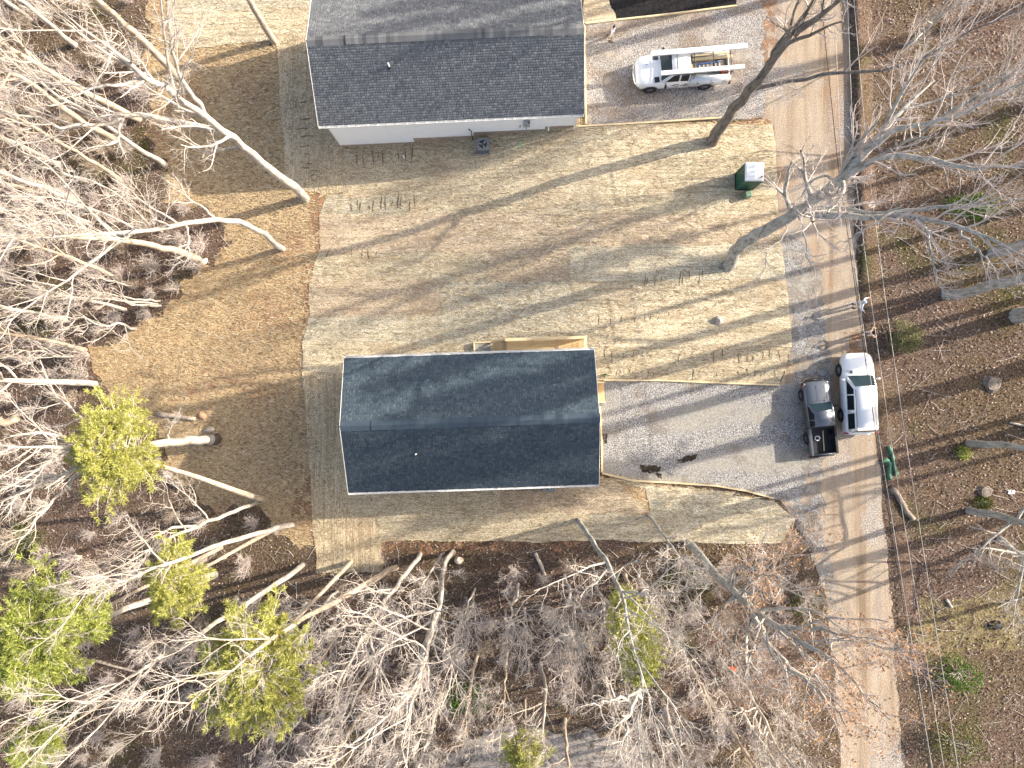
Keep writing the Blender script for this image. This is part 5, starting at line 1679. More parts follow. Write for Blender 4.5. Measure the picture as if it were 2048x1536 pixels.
def children(r, paths, radii, n, t0, t1, ratio, ang, K, rf, rmin, up, wob, sag=0.0, lmax=99):
    N, Kp, _ = paths.shape
    plen = np.linalg.norm(np.diff(paths, axis=1), axis=2).sum(1)
    t = t0 + (t1 - t0) * ((np.arange(n)[None, :] + r.uniform(0, 1, (N, n))) / n)
    idx = t * (Kp - 1)
    i0 = np.clip(np.floor(idx).astype(int), 0, Kp - 2)
    fr = (idx - i0)[..., None]
    row = np.arange(N)[:, None]
    p0, p1 = paths[row, i0], paths[row, i0 + 1]
    pos = p0 * (1 - fr) + p1 * fr
    rp = radii[row, i0] * (1 - fr[..., 0]) + radii[row, i0 + 1] * fr[..., 0]
    d = unit(p1 - p0)
    ref = unit(r.normal(size=d.shape))
    perp = unit(np.cross(d, ref))
    A = np.radians(r.uniform(ang[0], ang[1], (N, n)))[..., None]
    dirn = unit(np.cos(A) * d + np.sin(A) * perp + np.array([0, 0, up]))
    ln = np.minimum(plen[:, None] * r.uniform(ratio[0], ratio[1], (N, n)) * (1.15 - 0.6 * t), lmax)
    M = N * n
    pos = pos.reshape(M, 3)
    dirn = dirn.reshape(M, 3)
    ln = ln.reshape(M)
    r0 = np.maximum(np.minimum(rp * rf, rp), rmin).reshape(M)
    out = np.zeros((M, K, 3))
    out[:, 0] = pos
    for k in range(1, K):
        dirn = unit(dirn + r.normal(size=(M, 3)) * wob + np.array([0, 0, up * 0.35 - sag * k / K]))
        out[:, k] = out[:, k - 1] + dirn * (ln / (K - 1))[:, None]
    rad_ = r0[:, None] * np.linspace(1, 0.28, K)[None, :]
    return out, rad_
def quads_at(r, pts, size, flat=0.0):
    """random small leaf quads at points"""
    n = len(pts)
    a = unit(r.normal(size=(n, 3)) * np.array([1, 1, 1 - flat]))
    b = unit(np.cross(a, unit(r.normal(size=(n, 3)) * np.array([1 - flat, 1 - flat, 1]))))
    s = r.uniform(size[0], size[1], (n, 1))
    V = np.stack([pts - a * s * 0.5, pts + b * s * 0.32, pts + a * s * 0.5, pts - b * s * 0.32], 1).reshape(-1, 3)
    F = np.arange(n * 4).reshape(n, 4)
    return V, F
def blades_at(r, pts, dirs, n, length, width, spread):
    """tufts of n thin blades at each point, pointing roughly along dirs"""
    m = len(pts)
    d = unit(dirs[:, None, :] + r.normal(size=(m, n, 3)) * spread)
    s = unit(np.cross(d, r.normal(size=(m, n, 3))))
    L = r.uniform(length[0], length[1], (m, n, 1))
    w = r.uniform(width[0], width[1], (m, n, 1))
    p = pts[:, None, :] + r.normal(size=(m, n, 3)) * 0.02
    V = np.stack([p - s * w * 0.5, p + d * L * 0.5 - s * w, p + d * L, p + d * L * 0.5 + s * w], 2).reshape(-1, 3)
    F = np.arange(m * n * 4).reshape(m * n, 4)
    return V, F
def smooth_path(pts, K):
    a = np.array([list(p) for p in pts], float)
    d = np.concatenate([[0], np.cumsum(np.linalg.norm(np.diff(a, axis=0), axis=1))])
    u = np.linspace(0, d[-1], K)
    out = np.stack([np.interp(u, d, a[:, k]) for k in range(3)], 1)
    for _ in range(2):
        q = out.copy()
        q[1:-1] = 0.25 * out[:-2] + 0.5 * out[1:-1] + 0.25 * out[2:]
        out = q
    return out
NAD = (1030.0, 790.0)
def trace(px, zbase=None, zmax=25.0):
    """pixel trace of a stem -> world path; height follows from how far it runs out from the nadir"""
    b = P(*px[0][:2])
    d0 = math.hypot(px[0][0] - NAD[0], px[0][1] - NAD[1])
    out = [b]
    last = b.z
    for p in px[1:]:
        if len(p) == 3:
            z = p[2]
        else:
            d = math.hypot(p[0] - NAD[0], p[1] - NAD[1])
            z = H - (H - b.z) * d0 / d
        z = min(max(z, last + 0.15), zmax)
        last = z
        out.append(P(p[0], p[1], z))
    return out
def tree_meshes(r, trunk, rbase, limbs=None, nl=12, t0=0.42, limb_ratio=(0.20, 0.34), nb=7, nt=7, ntt=3, twig=0.72, sides=10, rtip=0.25, limb_up=0.35, spread=(30, 65), flare=1.35):
    K = len(trunk)
    tr = trunk[None]
    rr = rbase * (np.linspace(1, rtip, K))
    rr[0] *= flare
    rr[-4:] *= np.array([0.85, 0.62, 0.38, 0.12])
    rr = rr[None] * (1 + r.uniform(-0.05, 0.05, (1, K)))
    TR = tubes(tr, rr, sides)
    L, LR = children(r, tr, rr, nl, t0, 0.99, limb_ratio, spread, 9, 0.55, 0.03, limb_up, 0.10)
    limb_paths, limb_r = [L], [LR]
    if limbs:
        for pth, r0 in limbs:
            limb_paths.append(pth[None])
            limb_r.append((r0 * np.linspace(1, 0.22, len(pth)))[None])
    allL = []
    B, BR = [], []
    for lp, lr in zip(limb_paths, limb_r):
        n = nb if lp.shape[0] > 1 else nb + 3
        b, br = children(r, lp, lr, n, 0.25 if lp.shape[0] > 1 else 0.38, 0.99, (0.28, 0.50), (28, 62), 6, 0.55, 0.015, 0.25, 0.14, lmax=3.4)
        B.append(b)
        BR.append(br)
    B, BR = np.concatenate(B), np.concatenate(BR)
    # the trunk tip carries branches too
    b, br = children(r, tr, rr, 10, 0.72, 1.0, (0.06, 0.12), (25, 60), 6, 0.5, 0.016, 0.25, 0.2)
    B, BR = np.concatenate([B, b]), np.concatenate([BR, br])
    T, TRd = children(r, B, BR, nt, 0.2, 1.0, (0.32, 0.62), (25, 60), 4, 0.6, 0.010 * twig, 0.18, 0.16, lmax=1.6)
    U, UR = children(r, T, TRd, ntt, 0.25, 1.0, (0.30, 0.6), (25, 60), 3, 0.75, 0.0075 * twig, 0.1, 0.25, lmax=0.7)
    tw = [tubes(B, BR, 4), tubes(T, TRd, 3), tubes(U, UR, 3)]
    return TR, limb_paths, limb_r, tw, U
def join(parts):
    V, F = [], []
    o = 0
    for v, f in parts:
        V.append(v)
        F.append(f + o)
        o += len(v)
    return np.concatenate(V), np.concatenate(F)
def bare_tree(label, px, rbase, seed, name='bare_tree', group=None, limbs=None, bark=None, twigm=None, zmax=25, K=16, leaves=None, extend=None, **kw):
    r = np.random.default_rng(seed)
    pts = trace(px, zmax=zmax)
    if extend:
        # carry the stem on upwards beyond the traced end
        d = (pts[-1] - pts[-2]).normalized()
        d = (d + Vector((0, 0, 1.0))).normalized()
        for k in range(3):
            pts.append(pts[-1] + d * extend / 3)
    base = pts[0].copy()
    path = smooth_path(pts, K)
    path -= np.array(base)
    path = np.concatenate([[path[0] - (path[1] - path[0]) * 0.15 - np.array([0, 0, 0.7])], path])
    K += 1
    path[1:-1] += r.normal(size=(K - 2, 3)) * np.array([0.04, 0.04, 0.0])
    lb = []
    wood = [np.array(base) + path]
    for lp in (limbs or []):
        # a limb leaves the stem it is drawn on: find that stem point in the picture, take its height
        allw = np.concatenate(wood)
        cam_v = (allw - np.array([0, 0, H])) @ np.array(CM)
        pxs = 1024 + FPX * cam_v[:, 0] / -cam_v[:, 2]
        pys = 768 - FPX * cam_v[:, 1] / -cam_v[:, 2]
        j = np.argmin((pxs - lp[0][0][0]) ** 2 + (pys - lp[0][0][1]) ** 2)
        z0 = allw[j, 2]
        w = [Vector(allw[j])] + [P(a, b_, min(z0 + (z - lp[0][0][2]), 25.5)) for a, b_, z in lp[0][1:]]
        q = smooth_path(w, 14)
        q[1:-1] += r.normal(size=(12, 3)) * 0.05
        wood.append(q)
        lb.append((q - np.array(base), lp[1]))
    t = thing(name, label, 'tree', base, 0, group)
    TR, LP, LR, tw, tips = tree_meshes(r, path, rbase, lb, **kw)
    bark = bark or M_bark
    link('trunk', np_mesh('trunk', *TR, True), bark, t)
    for lp, lr in zip(LP, LR):
        for i in range(lp.shape[0]):
            link('limb', np_mesh('limb', *tubes(lp[i:i + 1], lr[i:i + 1], 6), True), bark, t)
    o = link('twigs', np_mesh('twigs', *join(tw), True), twigm or M_twig, t)
    o['kind'] = 'stuff'
    if leaves:
        pts_ = tips.reshape(-1, 3)
        pts_ = pts_[r.permutation(len(pts_))[:leaves]] + r.normal(size=(min(leaves, len(pts_)), 3)) * 0.04
        o = link('leaves', np_mesh('leaves', *quads_at(r, pts_, (0.08, 0.15))), M_tanleaf, t)
        o['kind'] = 'stuff'
    return t
def copy_tree(src, loc, rz, sc, label, group):
    c = src.copy()
    C.objects.link(c)
    c.location = loc
    c.rotation_euler = (0, 0, rz)
    c.scale = (sc, sc, sc)
    c['label'] = label
    c['group'] = group
    for ch in src.children:
        d = ch.copy()
        C.objects.link(d)
        d.parent = c
    return c

# --- recognisable trees, traced from where their stems run
bare_tree('tall pale tree with straight trunk and a big forked crown next to the straw strips', [(612, 395), (560, 352), (490, 297), (432, 246), (370, 205), (300, 158), (240, 118), (160, 55), (100, 0)], 0.30, 101, zmax=23,
          limbs=[([(440, 260, 11.0), (405, 258, 11.5), (360, 245, 12.2), (320, 233, 13), (258, 225, 14.2), (210, 247, 15), (145, 258, 16.2), (60, 235, 17.5), (-10, 215, 18.5)], 0.17),
                 ([(432, 246, 11.8), (400, 200, 13), (362, 165, 14.2), (345, 115, 15.5), (345, 60, 16.8), (355, -10, 18)], 0.13),
                 ([(490, 297, 8.5), (440, 300, 9.0), (395, 303, 9.3)], 0.06),
                 ([(255, 226, 14.2), (243, 250, 14.6), (240, 285, 15.0), (160, 300, 16)], 0.08),
                 ([(285, 170, 17.5), (190, 180, 18.3), (100, 165, 19), (10, 140, 20)], 0.09)], nl=10, t0=0.5, K=20)
bare_tree('slender pale tree with a crooked bent trunk on the loose straw', [(565, 500), (535, 475), (500, 450), (472, 441), (425, 436), (370, 450), (290, 463), (200, 472), (90, 470), (0, 476)], 0.21, 102, zmax=22,
          limbs=[([(372, 450, 13.0), (378, 480, 13.4), (382, 515, 13.5), (345, 535, 13.6)], 0.07),
                 ([(255, 468, 16.3), (190, 520, 16.8), (120, 570, 17.2), (40, 620, 17.6), (-10, 690, 18)], 0.09),
                 ([(425, 436, 11.5), (390, 405, 12), (355, 372, 12.5), (330, 360, 13)], 0.07)], nl=12, t0=0.55, K=20)
bare_tree('straight brown trunk rising close to the corner of the charcoal roof', [(548, 82), (525, 45), (510, 20), (490, -10)], 0.26, 103, bark=M_bark_b, extend=9, t0=0.6)
bare_tree('thick tan trunk rising from the brush beside the top straw mats', [(358, 158), (300, 95), (245, 45), (200, 5)], 0.30, 104, bark=M_bark_b, extend=6, t0=0.6)
bare_tree('tan trunk deep in the brush between pale branches, partner of a parallel one', [(278, 240), (200, 200), (130, 160), (50, 115)], 0.25, 105, bark=M_bark_b, extend=5, t0=0.6)
bare_tree('long tan trunk running parallel through the brush below its partner', [(230, 280), (150, 235), (60, 165), (0, 130)], 0.24, 106, bark=M_bark_b, extend=5, t0=0.6)
bare_tree('tan trunk standing behind the pale cream boulder', [(396, 516), (330, 495), (230, 478), (120, 470), (0, 470)], 0.26, 107, bark=M_bark_b, t0=0.6)
for k, (dx, dy) in enumerate(((0, 0), (-4, 6), (3, 10), (-8, 12))):
    bare_tree('thin multi stemmed sapling clump at the edge of the loose straw', [(320 + dx, 602 + dy), (270, 598 + dy), (210, 588 + dy * 1.5 - k * 4), (150, 580 + k * 9)], 0.075, 110 + k, name='sapling', group='sapling clump at the wood edge', nl=6, nb=4, nt=5, ntt=2, bark=M_bark, zmax=13)
bare_tree('pale straight trunk level with the yellow green pine top', [(190, 766), (110, 764), (40, 762), (-20, 760)], 0.24, 115, extend=6, t0=0.5)
t9 = bare_tree('thick white tree with a dark banded base and spreading forked crown', [(432, 878), (380, 881), (330, 886), (270, 893), (230, 897), (150, 893), (70, 897), (0, 890)], 0.34, 116, zmax=22,
               limbs=[([(235, 897, 9.5), (190, 925, 10.5), (150, 938, 11.2), (80, 970, 12.3), (0, 1005, 13.4)], 0.22),
                      ([(160, 925, 11.0), (110, 1000, 12), (55, 1060, 13), (30, 1110, 14)], 0.10),
                      ([(235, 897, 9.5), (210, 870, 10.2), (160, 830, 11), (110, 790, 11.8), (80, 720, 12.6)], 0.11),
                      ([(330, 886, 6.5), (340, 850, 7.2), (360, 822, 7.6)], 0.06)], nl=10, t0=0.5, flare=1.15)
mb = MB(); mb.cyl((0.02, 0.0, -0.2), (0.0, 0.0, 1.5), 0.41, 0.37, 14); mb.build('dark_base', M_wrap, t9, True)
bare_tree('white forked sapling whose dark base touches the brown leaning pine', [(513, 1006), (470, 1020), (430, 1040), (385, 1057), (330, 1080), (250, 1125), (160, 1175)], 0.15, 117, zmax=17,
          limbs=[([(385, 1057, 6.5), (352, 1052, 7.0), (310, 1070, 8.2), (250, 1108, 9.8), (180, 1135, 11)], 0.09)], nl=8)
bare_tree('long pale trunk curving out of the leaf litter below the dark based pair', [(585, 1050), (555, 1055), (500, 1072), (440, 1088), (395, 1106), (300, 1142), (220, 1170), (130, 1195)], 0.20, 118, zmax=18, bark=M_bark, nl=5, t0=0.7)
bare_tree('bright white straight trunk starting at the corner of the straw strip', [(606, 1132), (540, 1177), (470, 1222), (400, 1270), (330, 1312), (270, 1345), (190, 1398), (110, 1450)], 0.20, 119, zmax=23, nl=6, t0=0.7)
bare_tree('thick pale trunk cut short between two pine crowns', [(430, 1150), (330, 1190), (240, 1222), (180, 1246)], 0.30, 120, zmax=13, extend=4, nl=4, t0=0.8)
bare_tree('tan trunk curving from the red litter toward the wide pine crown', [(792, 1134), (750, 1157), (690, 1192), (640, 1218), (570, 1258), (500, 1310), (430, 1370), (340, 1440)], 0.22, 121, zmax=23, bark=M_bark_b, nl=6, t0=0.75)
bare_tree('white tree with broom like twigs beside the curving tan trunk', [(842, 1108), (800, 1162), (770, 1200), (745, 1240), (728, 1270), (700, 1330), (660, 1400)], 0.17, 122, zmax=20,
          limbs=[([(730, 1260, 11), (750, 1310, 12), (765, 1370, 13), (755, 1420, 14)], 0.08), ([(735, 1250, 10.5), (690, 1250, 11.2), (650, 1265, 12)], 0.08)], nl=10, t0=0.4)
bare_tree('tall white twin trunk swaying down through the wood below the straw', [(908, 1103), (888, 1125), (884, 1155), (880, 1210), (866, 1250), (855, 1300), (832, 1370), (812, 1440), (795, 1530)], 0.19, 123, zmax=23, nl=14, t0=0.5,
          limbs=[([(856, 1300, 14), (830, 1380, 16), (770, 1440, 17.5), (700, 1490, 19)], 0.12)], K=20)
bare_tree('slim pale partner stem crowned with a fan of twigs', [(888, 1105), (866, 1135), (848, 1165), (840, 1190), (828, 1230)], 0.10, 124, zmax=11, nl=9, t0=0.35, nb=6)
bare_tree('straight pale trunk meeting the swaying white one', [(880, 1225), (855, 1275), (830, 1330), (810, 1370), (790, 1450)], 0.20, 125, zmax=17, nl=8)
t18 = bare_tree('dark crooked trunk standing on the straw and hung with green vine', [(1155, 1040), (1180, 1075), (1210, 1112), (1228, 1150), (1243, 1190), (1258, 1260), (1272, 1330), (1290, 1400), (1320, 1480)], 0.17, 126, bark=M_bark_l, zmax=22, nl=11, t0=0.5,
                limbs=[([(1262, 1360, 17), (1230, 1400, 17.8), (1180, 1410, 18.5)], 0.09), ([(1275, 1370, 17.5), (1255, 1440, 18.6), (1240, 1510, 19.5)], 0.09)])
bare_tree('grey leaning pole like trunk on the straw beside a wide crown', [(1298, 1028), (1320, 1060), (1345, 1096), (1365, 1120), (1420, 1170)], 0.12, 127, bark=M_bark_l, zmax=14, nl=8)
bare_tree('broad oak with tan leaves clinging to its twigs beside the road', [(1375, 1085), (1410, 1125), (1450, 1165), (1500, 1215), (1550, 1252), (1610, 1285), (1680, 1330)], 0.30, 128, bark=M_bark_l, twigm=M_twig_p, zmax=21, nl=16, nb=8, t0=0.42, limb_ratio=(0.24, 0.42), spread=(40, 75), leaves=3200,
          limbs=[([(1520, 1230, 11), (1530, 1290, 12.5), (1580, 1330, 14), (1640, 1380, 15.5), (1690, 1450, 17)], 0.16),
                 ([(1480, 1190, 10), (1560, 1110, 11.5), (1630, 1070, 12.5), (1650, 1045, 13)], 0.06),
                 ([(1560, 1260, 13), (1660, 1260, 14.5), (1750, 1290, 16), (1810, 1300, 17)], 0.10),
                 ([(1600, 1290, 14.5), (1680, 1330, 16), (1740, 1400, 17.5), (1780, 1440, 18.5)], 0.10)])
bare_tree('crooked snag zigzagging in the red leaf litter', [(1036, 1165), (1034, 1200), (1018, 1212), (1026, 1235), (1020, 1250), (1050, 1290), (1060, 1330)], 0.11, 129, zmax=9, nl=9, t0=0.5, nb=6)
bare_tree('thin grey sapling beside the swaying white trunk', [(950, 1178), (933, 1215), (925, 1260), (922, 1310)], 0.08, 130, zmax=9, nl=8, nb=5)
bare_tree('thin trunk standing by the pale dirt track', [(1015, 1303), (1008, 1370), (1006, 1430), (998, 1490)], 0.10, 131, zmax=10, nl=8, bark=M_bark_b)
bare_tree('small grey tree with a dense broom of twigs on the wood edge', [(1118, 1240), (1120, 1300), (1124, 1360), (1128, 1400)], 0.11, 132, zmax=9, nl=12, t0=0.2, nb=7, twigm=M_twig_p)
bare_tree('grey twiggy tree beside the vine hung trunk', [(1130, 1150), (1148, 1220), (1158, 1290), (1165, 1360)], 0.12, 133, zmax=12, nl=13, t0=0.3, nb=7)
bare_tree('low twiggy tree tangled under the vine hung trunk', [(1212, 1210), (1240, 1290), (1262, 1370), (1300, 1470)], 0.22, 134, zmax=18, nl=12, t0=0.45, bark=M_bark_d)
bare_tree('big dark leaning trunk beside the framed parking pad', [(1425, 284), (1448, 245), (1475, 205), (1500, 180), (1530, 140), (1560, 95), (1610, 45), (1680, 0), (1740, -40)], 0.40, 135, bark=M_bark_d, twigm=M_twig_p, zmax=20, nl=8, t0=0.6, nb=5,
          limbs=[([(1505, 176, 5.6), (1545, 168, 6.2), (1590, 160, 6.8), (1640, 147, 7.5), (1700, 146, 8.4), (1780, 146, 9.4), (1850, 115, 10.4), (1930, 70, 11.4), (2040, 15, 12.5)], 0.13),
                 ([(1525, 145, 6.8), (1545, 110, 8.0), (1575, 65, 9.5), (1610, 30, 11), (1650, -20, 12.5)], 0.16),
                 ([(1490, 190, 5.0), (1482, 165, 5.6), (1500, 140, 6.0)], 0.04), ([(1520, 150, 6.0), (1560, 165, 6.3), (1600, 185, 6.6)], 0.03)])
bare_tree('gnarled spreading oak leaning over the dirt road with lichen grey limbs', [(1458, 530), (1470, 500), (1500, 475), (1550, 450), (1600, 420), (1645, 390), (1690, 352), (1740, 290), (1800, 225), (1870, 160)], 0.42, 136, bark=M_bark_l, rtip=0.34, twigm=M_twig_p, zmax=19, nl=12, nb=7, t0=0.5, K=22,
          limbs=[([(1605, 428, 8.0), (1640, 432, 8.8), (1700, 436, 9.8), (1790, 428, 11), (1850, 440, 12), (1920, 450, 13), (1990, 480, 14), (2060, 520, 15)], 0.20),
                 ([(1690, 352, 10.2), (1740, 320, 11.2), (1800, 308, 12.2), (1860, 315, 13.2), (1950, 340, 14.5), (2060, 330, 15.8)], 0.16),
                 ([(1720, 315, 11.2), (1780, 262, 12.5), (1830, 250, 13.4), (1900, 240, 14.5), (1990, 190, 15.8), (2060, 160, 17)], 0.13),
                 ([(1760, 430, 10.8), (1850, 415, 11.8), (1930, 412, 13), (2000, 405, 14), (2070, 395, 15)], 0.12),
                 ([(1850, 440, 12), (1865, 500, 12.2), (1870, 560, 12.3), (1900, 600, 12.4)], 0.08),
                 ([(1780, 432, 11), (1730, 455, 11.2), (1705, 478, 11.2), (1670, 488, 11.3)], 0.07),
                 ([(1910, 448, 12.8), (1950, 490, 13), (1990, 540, 13.2), (2010, 580, 13.3)], 0.08),
                 ([(1668, 372, 9.8), (1660, 352, 10.4), (1635, 352, 10.8), (1612, 370, 11), (1600, 405, 11.1), (1570, 412, 11.2)], 0.07),
                 ([(1605, 425, 8.0), (1612, 470, 8.4), (1610, 510, 8.6), (1635, 550, 8.7), (1620, 600, 8.8)], 0.05),
                 ([(1585, 432, 7.6), (1565, 480, 7.9), (1535, 500, 8.0), (1525, 540, 8.1), (1505, 580, 8.2)], 0.04)])
bare_tree('grey trunk with dark knots leaning out from the leaf litter across the road', [(1938, 886), (1990, 889), (2060, 896), (2140, 902)], 0.24, 137, bark=M_bark_l, extend=7, t0=0.5)
bare_tree('grey trunk next to the ferns and low stump', [(1940, 1020), (1990, 1030), (2050, 1045), (2130, 1070)], 0.26, 138, bark=M_bark_l, extend=6, t0=0.3, nl=18, limb_ratio=(0.30, 0.5), spread=(50, 95), limb_up=0.1)
bare_tree('grey branched tree reaching over the dry grass patch', [(2000, 1075), (2050, 1120), (2120, 1170)], 0.20, 139, bark=M_bark_l, extend=6, t0=0.15, nl=18, limb_ratio=(0.30, 0.5), spread=(50, 100), limb_up=0.1, twigm=M_twig)

bare_tree('grey lichen trunk rising from dark leaf litter under the spreading oak crown', [(1893, 592), (1960, 577), (2040, 558), (2120, 535)], 0.34, 140, bark=M_bark_l, extend=14, t0=0.55, rtip=0.4, nl=12, limb_ratio=(0.24, 0.4))
bare_tree('grey lichen trunk half hidden behind the spreading oak limbs', [(1985, 508), (2050, 488), (2130, 465)], 0.34, 141, bark=M_bark_l, extend=16, t0=0.5, rtip=0.4, nl=12, limb_ratio=(0.24, 0.4))
bare_tree('slender grey tree behind the concrete block with a veil of pale twigs', [(1842, 262), (1900, 225), (1960, 188), (2040, 138)], 0.15, 142, bark=M_bark_l, twigm=M_twig_p, extend=6, t0=0.25, nl=18, nb=8, limb_ratio=(0.24, 0.42), spread=(35, 80))
bare_tree('slender grey tree on the road bank opposite the big dark leaning trunk', [(1812, 92), (1870, 40), (1930, -10)], 0.14, 143, bark=M_bark_l, twigm=M_twig_p, extend=6, t0=0.2, nl=16, nb=8, limb_ratio=(0.24, 0.42), spread=(35, 80))
# --- other bare trees of the wood: copies of four grown ones
protos = []
for k in range(6):
    r = np.random.default_rng(300 + k)
    hgt = (19, 20, 21, 27, 9, 8)[k]
    K = 14
    zz_ = np.linspace(-0.12, hgt, K)
    path = np.stack([np.cumsum(r.normal(size=K) * 0.10), np.cumsum(r.normal(size=K) * 0.10), zz_], 1)
    path[:, :2] -= path[0, :2]
    t = thing('bare_tree', 'slim bare tree crowded in the wood around the yard', 'tree', (0, 0, 0), 0, 'crowded bare trees of the wood')
    if k > 3:
        TR, LP, LR, tw, tips = tree_meshes(r, path, 0.085, None, nl=14, t0=0.15, nb=6, nt=6, ntt=2, limb_ratio=(0.28, 0.5), spread=(35, 75), twig=0.75)
    else:
        TR, LP, LR, tw, tips = tree_meshes(r, path, 0.20 if k < 3 else 0.40, None, rtip=0.25 if k < 3 else 0.5, nl=13 if k < 3 else 9, t0=0.4 if k < 3 else 0.6, nb=6, nt=6, ntt=2)
    link('trunk', np_mesh('trunk', *TR, True), (M_bark, M_bark_b, M_bark, M_bark_l, M_bark_l, M_bark)[k], t)
    for lp, lr in zip(LP, LR):
        for i in range(lp.shape[0]):
            link('limb', np_mesh('limb', *tubes(lp[i:i + 1], lr[i:i + 1], 6), True), (M_bark, M_bark_b, M_bark, M_bark_l, M_bark_l, M_bark)[k], t)
    o = link('twigs', np_mesh('twigs', *join(tw), True), M_twig if k < 4 else M_twig_p, t)
    o['kind'] = 'stuff'
    protos.append(t)
BARKS = ('straight pale', 'tan barked', 'wavering pale', 'thick grey', 'short bushy grey', 'short bushy pale')
WOOD_L = ('%s bare tree crowded in the wood beside the loose tan straw', 'bare trees beside the loose straw')
WOOD_B = ('%s bare tree in the wood past the red clay strip', 'bare trees past the red clay strip')
SIDE_L = ('%s bare tree standing in the leaf strewn wood across the road', 'bare trees across the road')
spots = [(330, 330, 0.9), (240, 360, 0.8), (180, 420, 0.9), (120, 330, 0.8), (60, 380, 0.7), (150, 90, 0.8), (60, 40, 0.8), (240, 560, 0.8), (130, 640, 0.75), (60, 720, 0.7), (170, 700, 0.7), (250, 620, 0.6), (40, 560, 0.8)]
spots_b = [(450, 1115, 0.45), (400, 1225, 0.32), (520, 1195, 0.42), (560, 1160, 0.4), (700, 1230, 0.5), (640, 1240, 0.35), (760, 1300, 0.7), (960, 1290, 0.6), (1080, 1330, 0.65), (1200, 1340, 0.7), (1330, 1260, 0.7), (1440, 1320, 0.75), (1370, 1190, 0.6), (1250, 1150, 0.6), (660, 1440, 0.8), (880, 1400, 0.7), (1130, 1440, 0.6), (1330, 1420, 0.8), (1480, 1420, 0.8), (730, 1420, 0.8), (330, 1420, 0.4), (1010, 1220, 0.45), (1150, 1200, 0.5), (1290, 1180, 0.5), (1420, 1240, 0.6), (1400, 1380, 0.8), (1270, 1440, 0.7)]
used = [False] * 6
def place(i, loc, sc, lab):
    k = i
    rz = random.uniform(0, 6.28)
    if not used[k]:
        used[k] = True
        p = protos[k]
        p.location = loc
        p.rotation_euler = (0, 0, rz)
        p.scale = (sc, sc, sc)
        p['label'], p['group'] = lab[0] % BARKS[k], lab[1]
        return p
    return copy_tree(protos[k], loc, rz, sc, lab[0] % BARKS[k], lab[1])
for i, (a, b_, sc) in enumerate(spots):
    place(i % 3, P(a, b_), sc * random.uniform(0.92, 1.08), WOOD_L)
for i, (a, b_, sc) in enumerate(spots_b):
    place(i % 3, P(a, b_), sc * random.uniform(0.92, 1.08), WOOD_B)
ru = random.Random(5)
under = []
while len(under) < 36:
    a, b_ = ru.uniform(600, 1560), ru.uniform(1130, 1480)
    if len(under) > 26:
        a, b_ = ru.uniform(60, 330), ru.uniform(250, 720)
    q = np.array([(a, b_)])
    if b_ < 1115 + (a < 760) * 60 and len(under) <= 26 or pip(q, POLY_ROAD)[0] or pip(q, POLY_LOOSE)[0]:
        continue
    if 880 < a < 1300 and b_ > 1290:
        continue
    if all((a - c[0]) ** 2 + (b_ - c[1]) ** 2 > 44 ** 2 for c in under):
        under.append((a, b_))
for i, (a, b_) in enumerate(under):
    place(4 + i % 2, P(a, b_), ru.uniform(0.6, 1.15), WOOD_B if i < 27 else WOOD_L)
# the wood across the road, up-sun of the yard: these trees throw the long shadows
side = [(33, 5.2, 1), (37, 20, 1), (30, 29.5, 0.9), (33, 33, 1), (24, 30.5, 0.9), (34.5, -2, 1), (41, -6, 1), (38, -12, 0.9), (46, 5, 1.1), (52, 20, 1.1), (48, 30, 1.1), (45, 0, 1)]
for i, (x, y, sc) in enumerate(side):
    place((3, 3, 3, 1)[i % 4], Vector((x, y, tz(x))), sc * random.uniform(0.95, 1.05), SIDE_L)

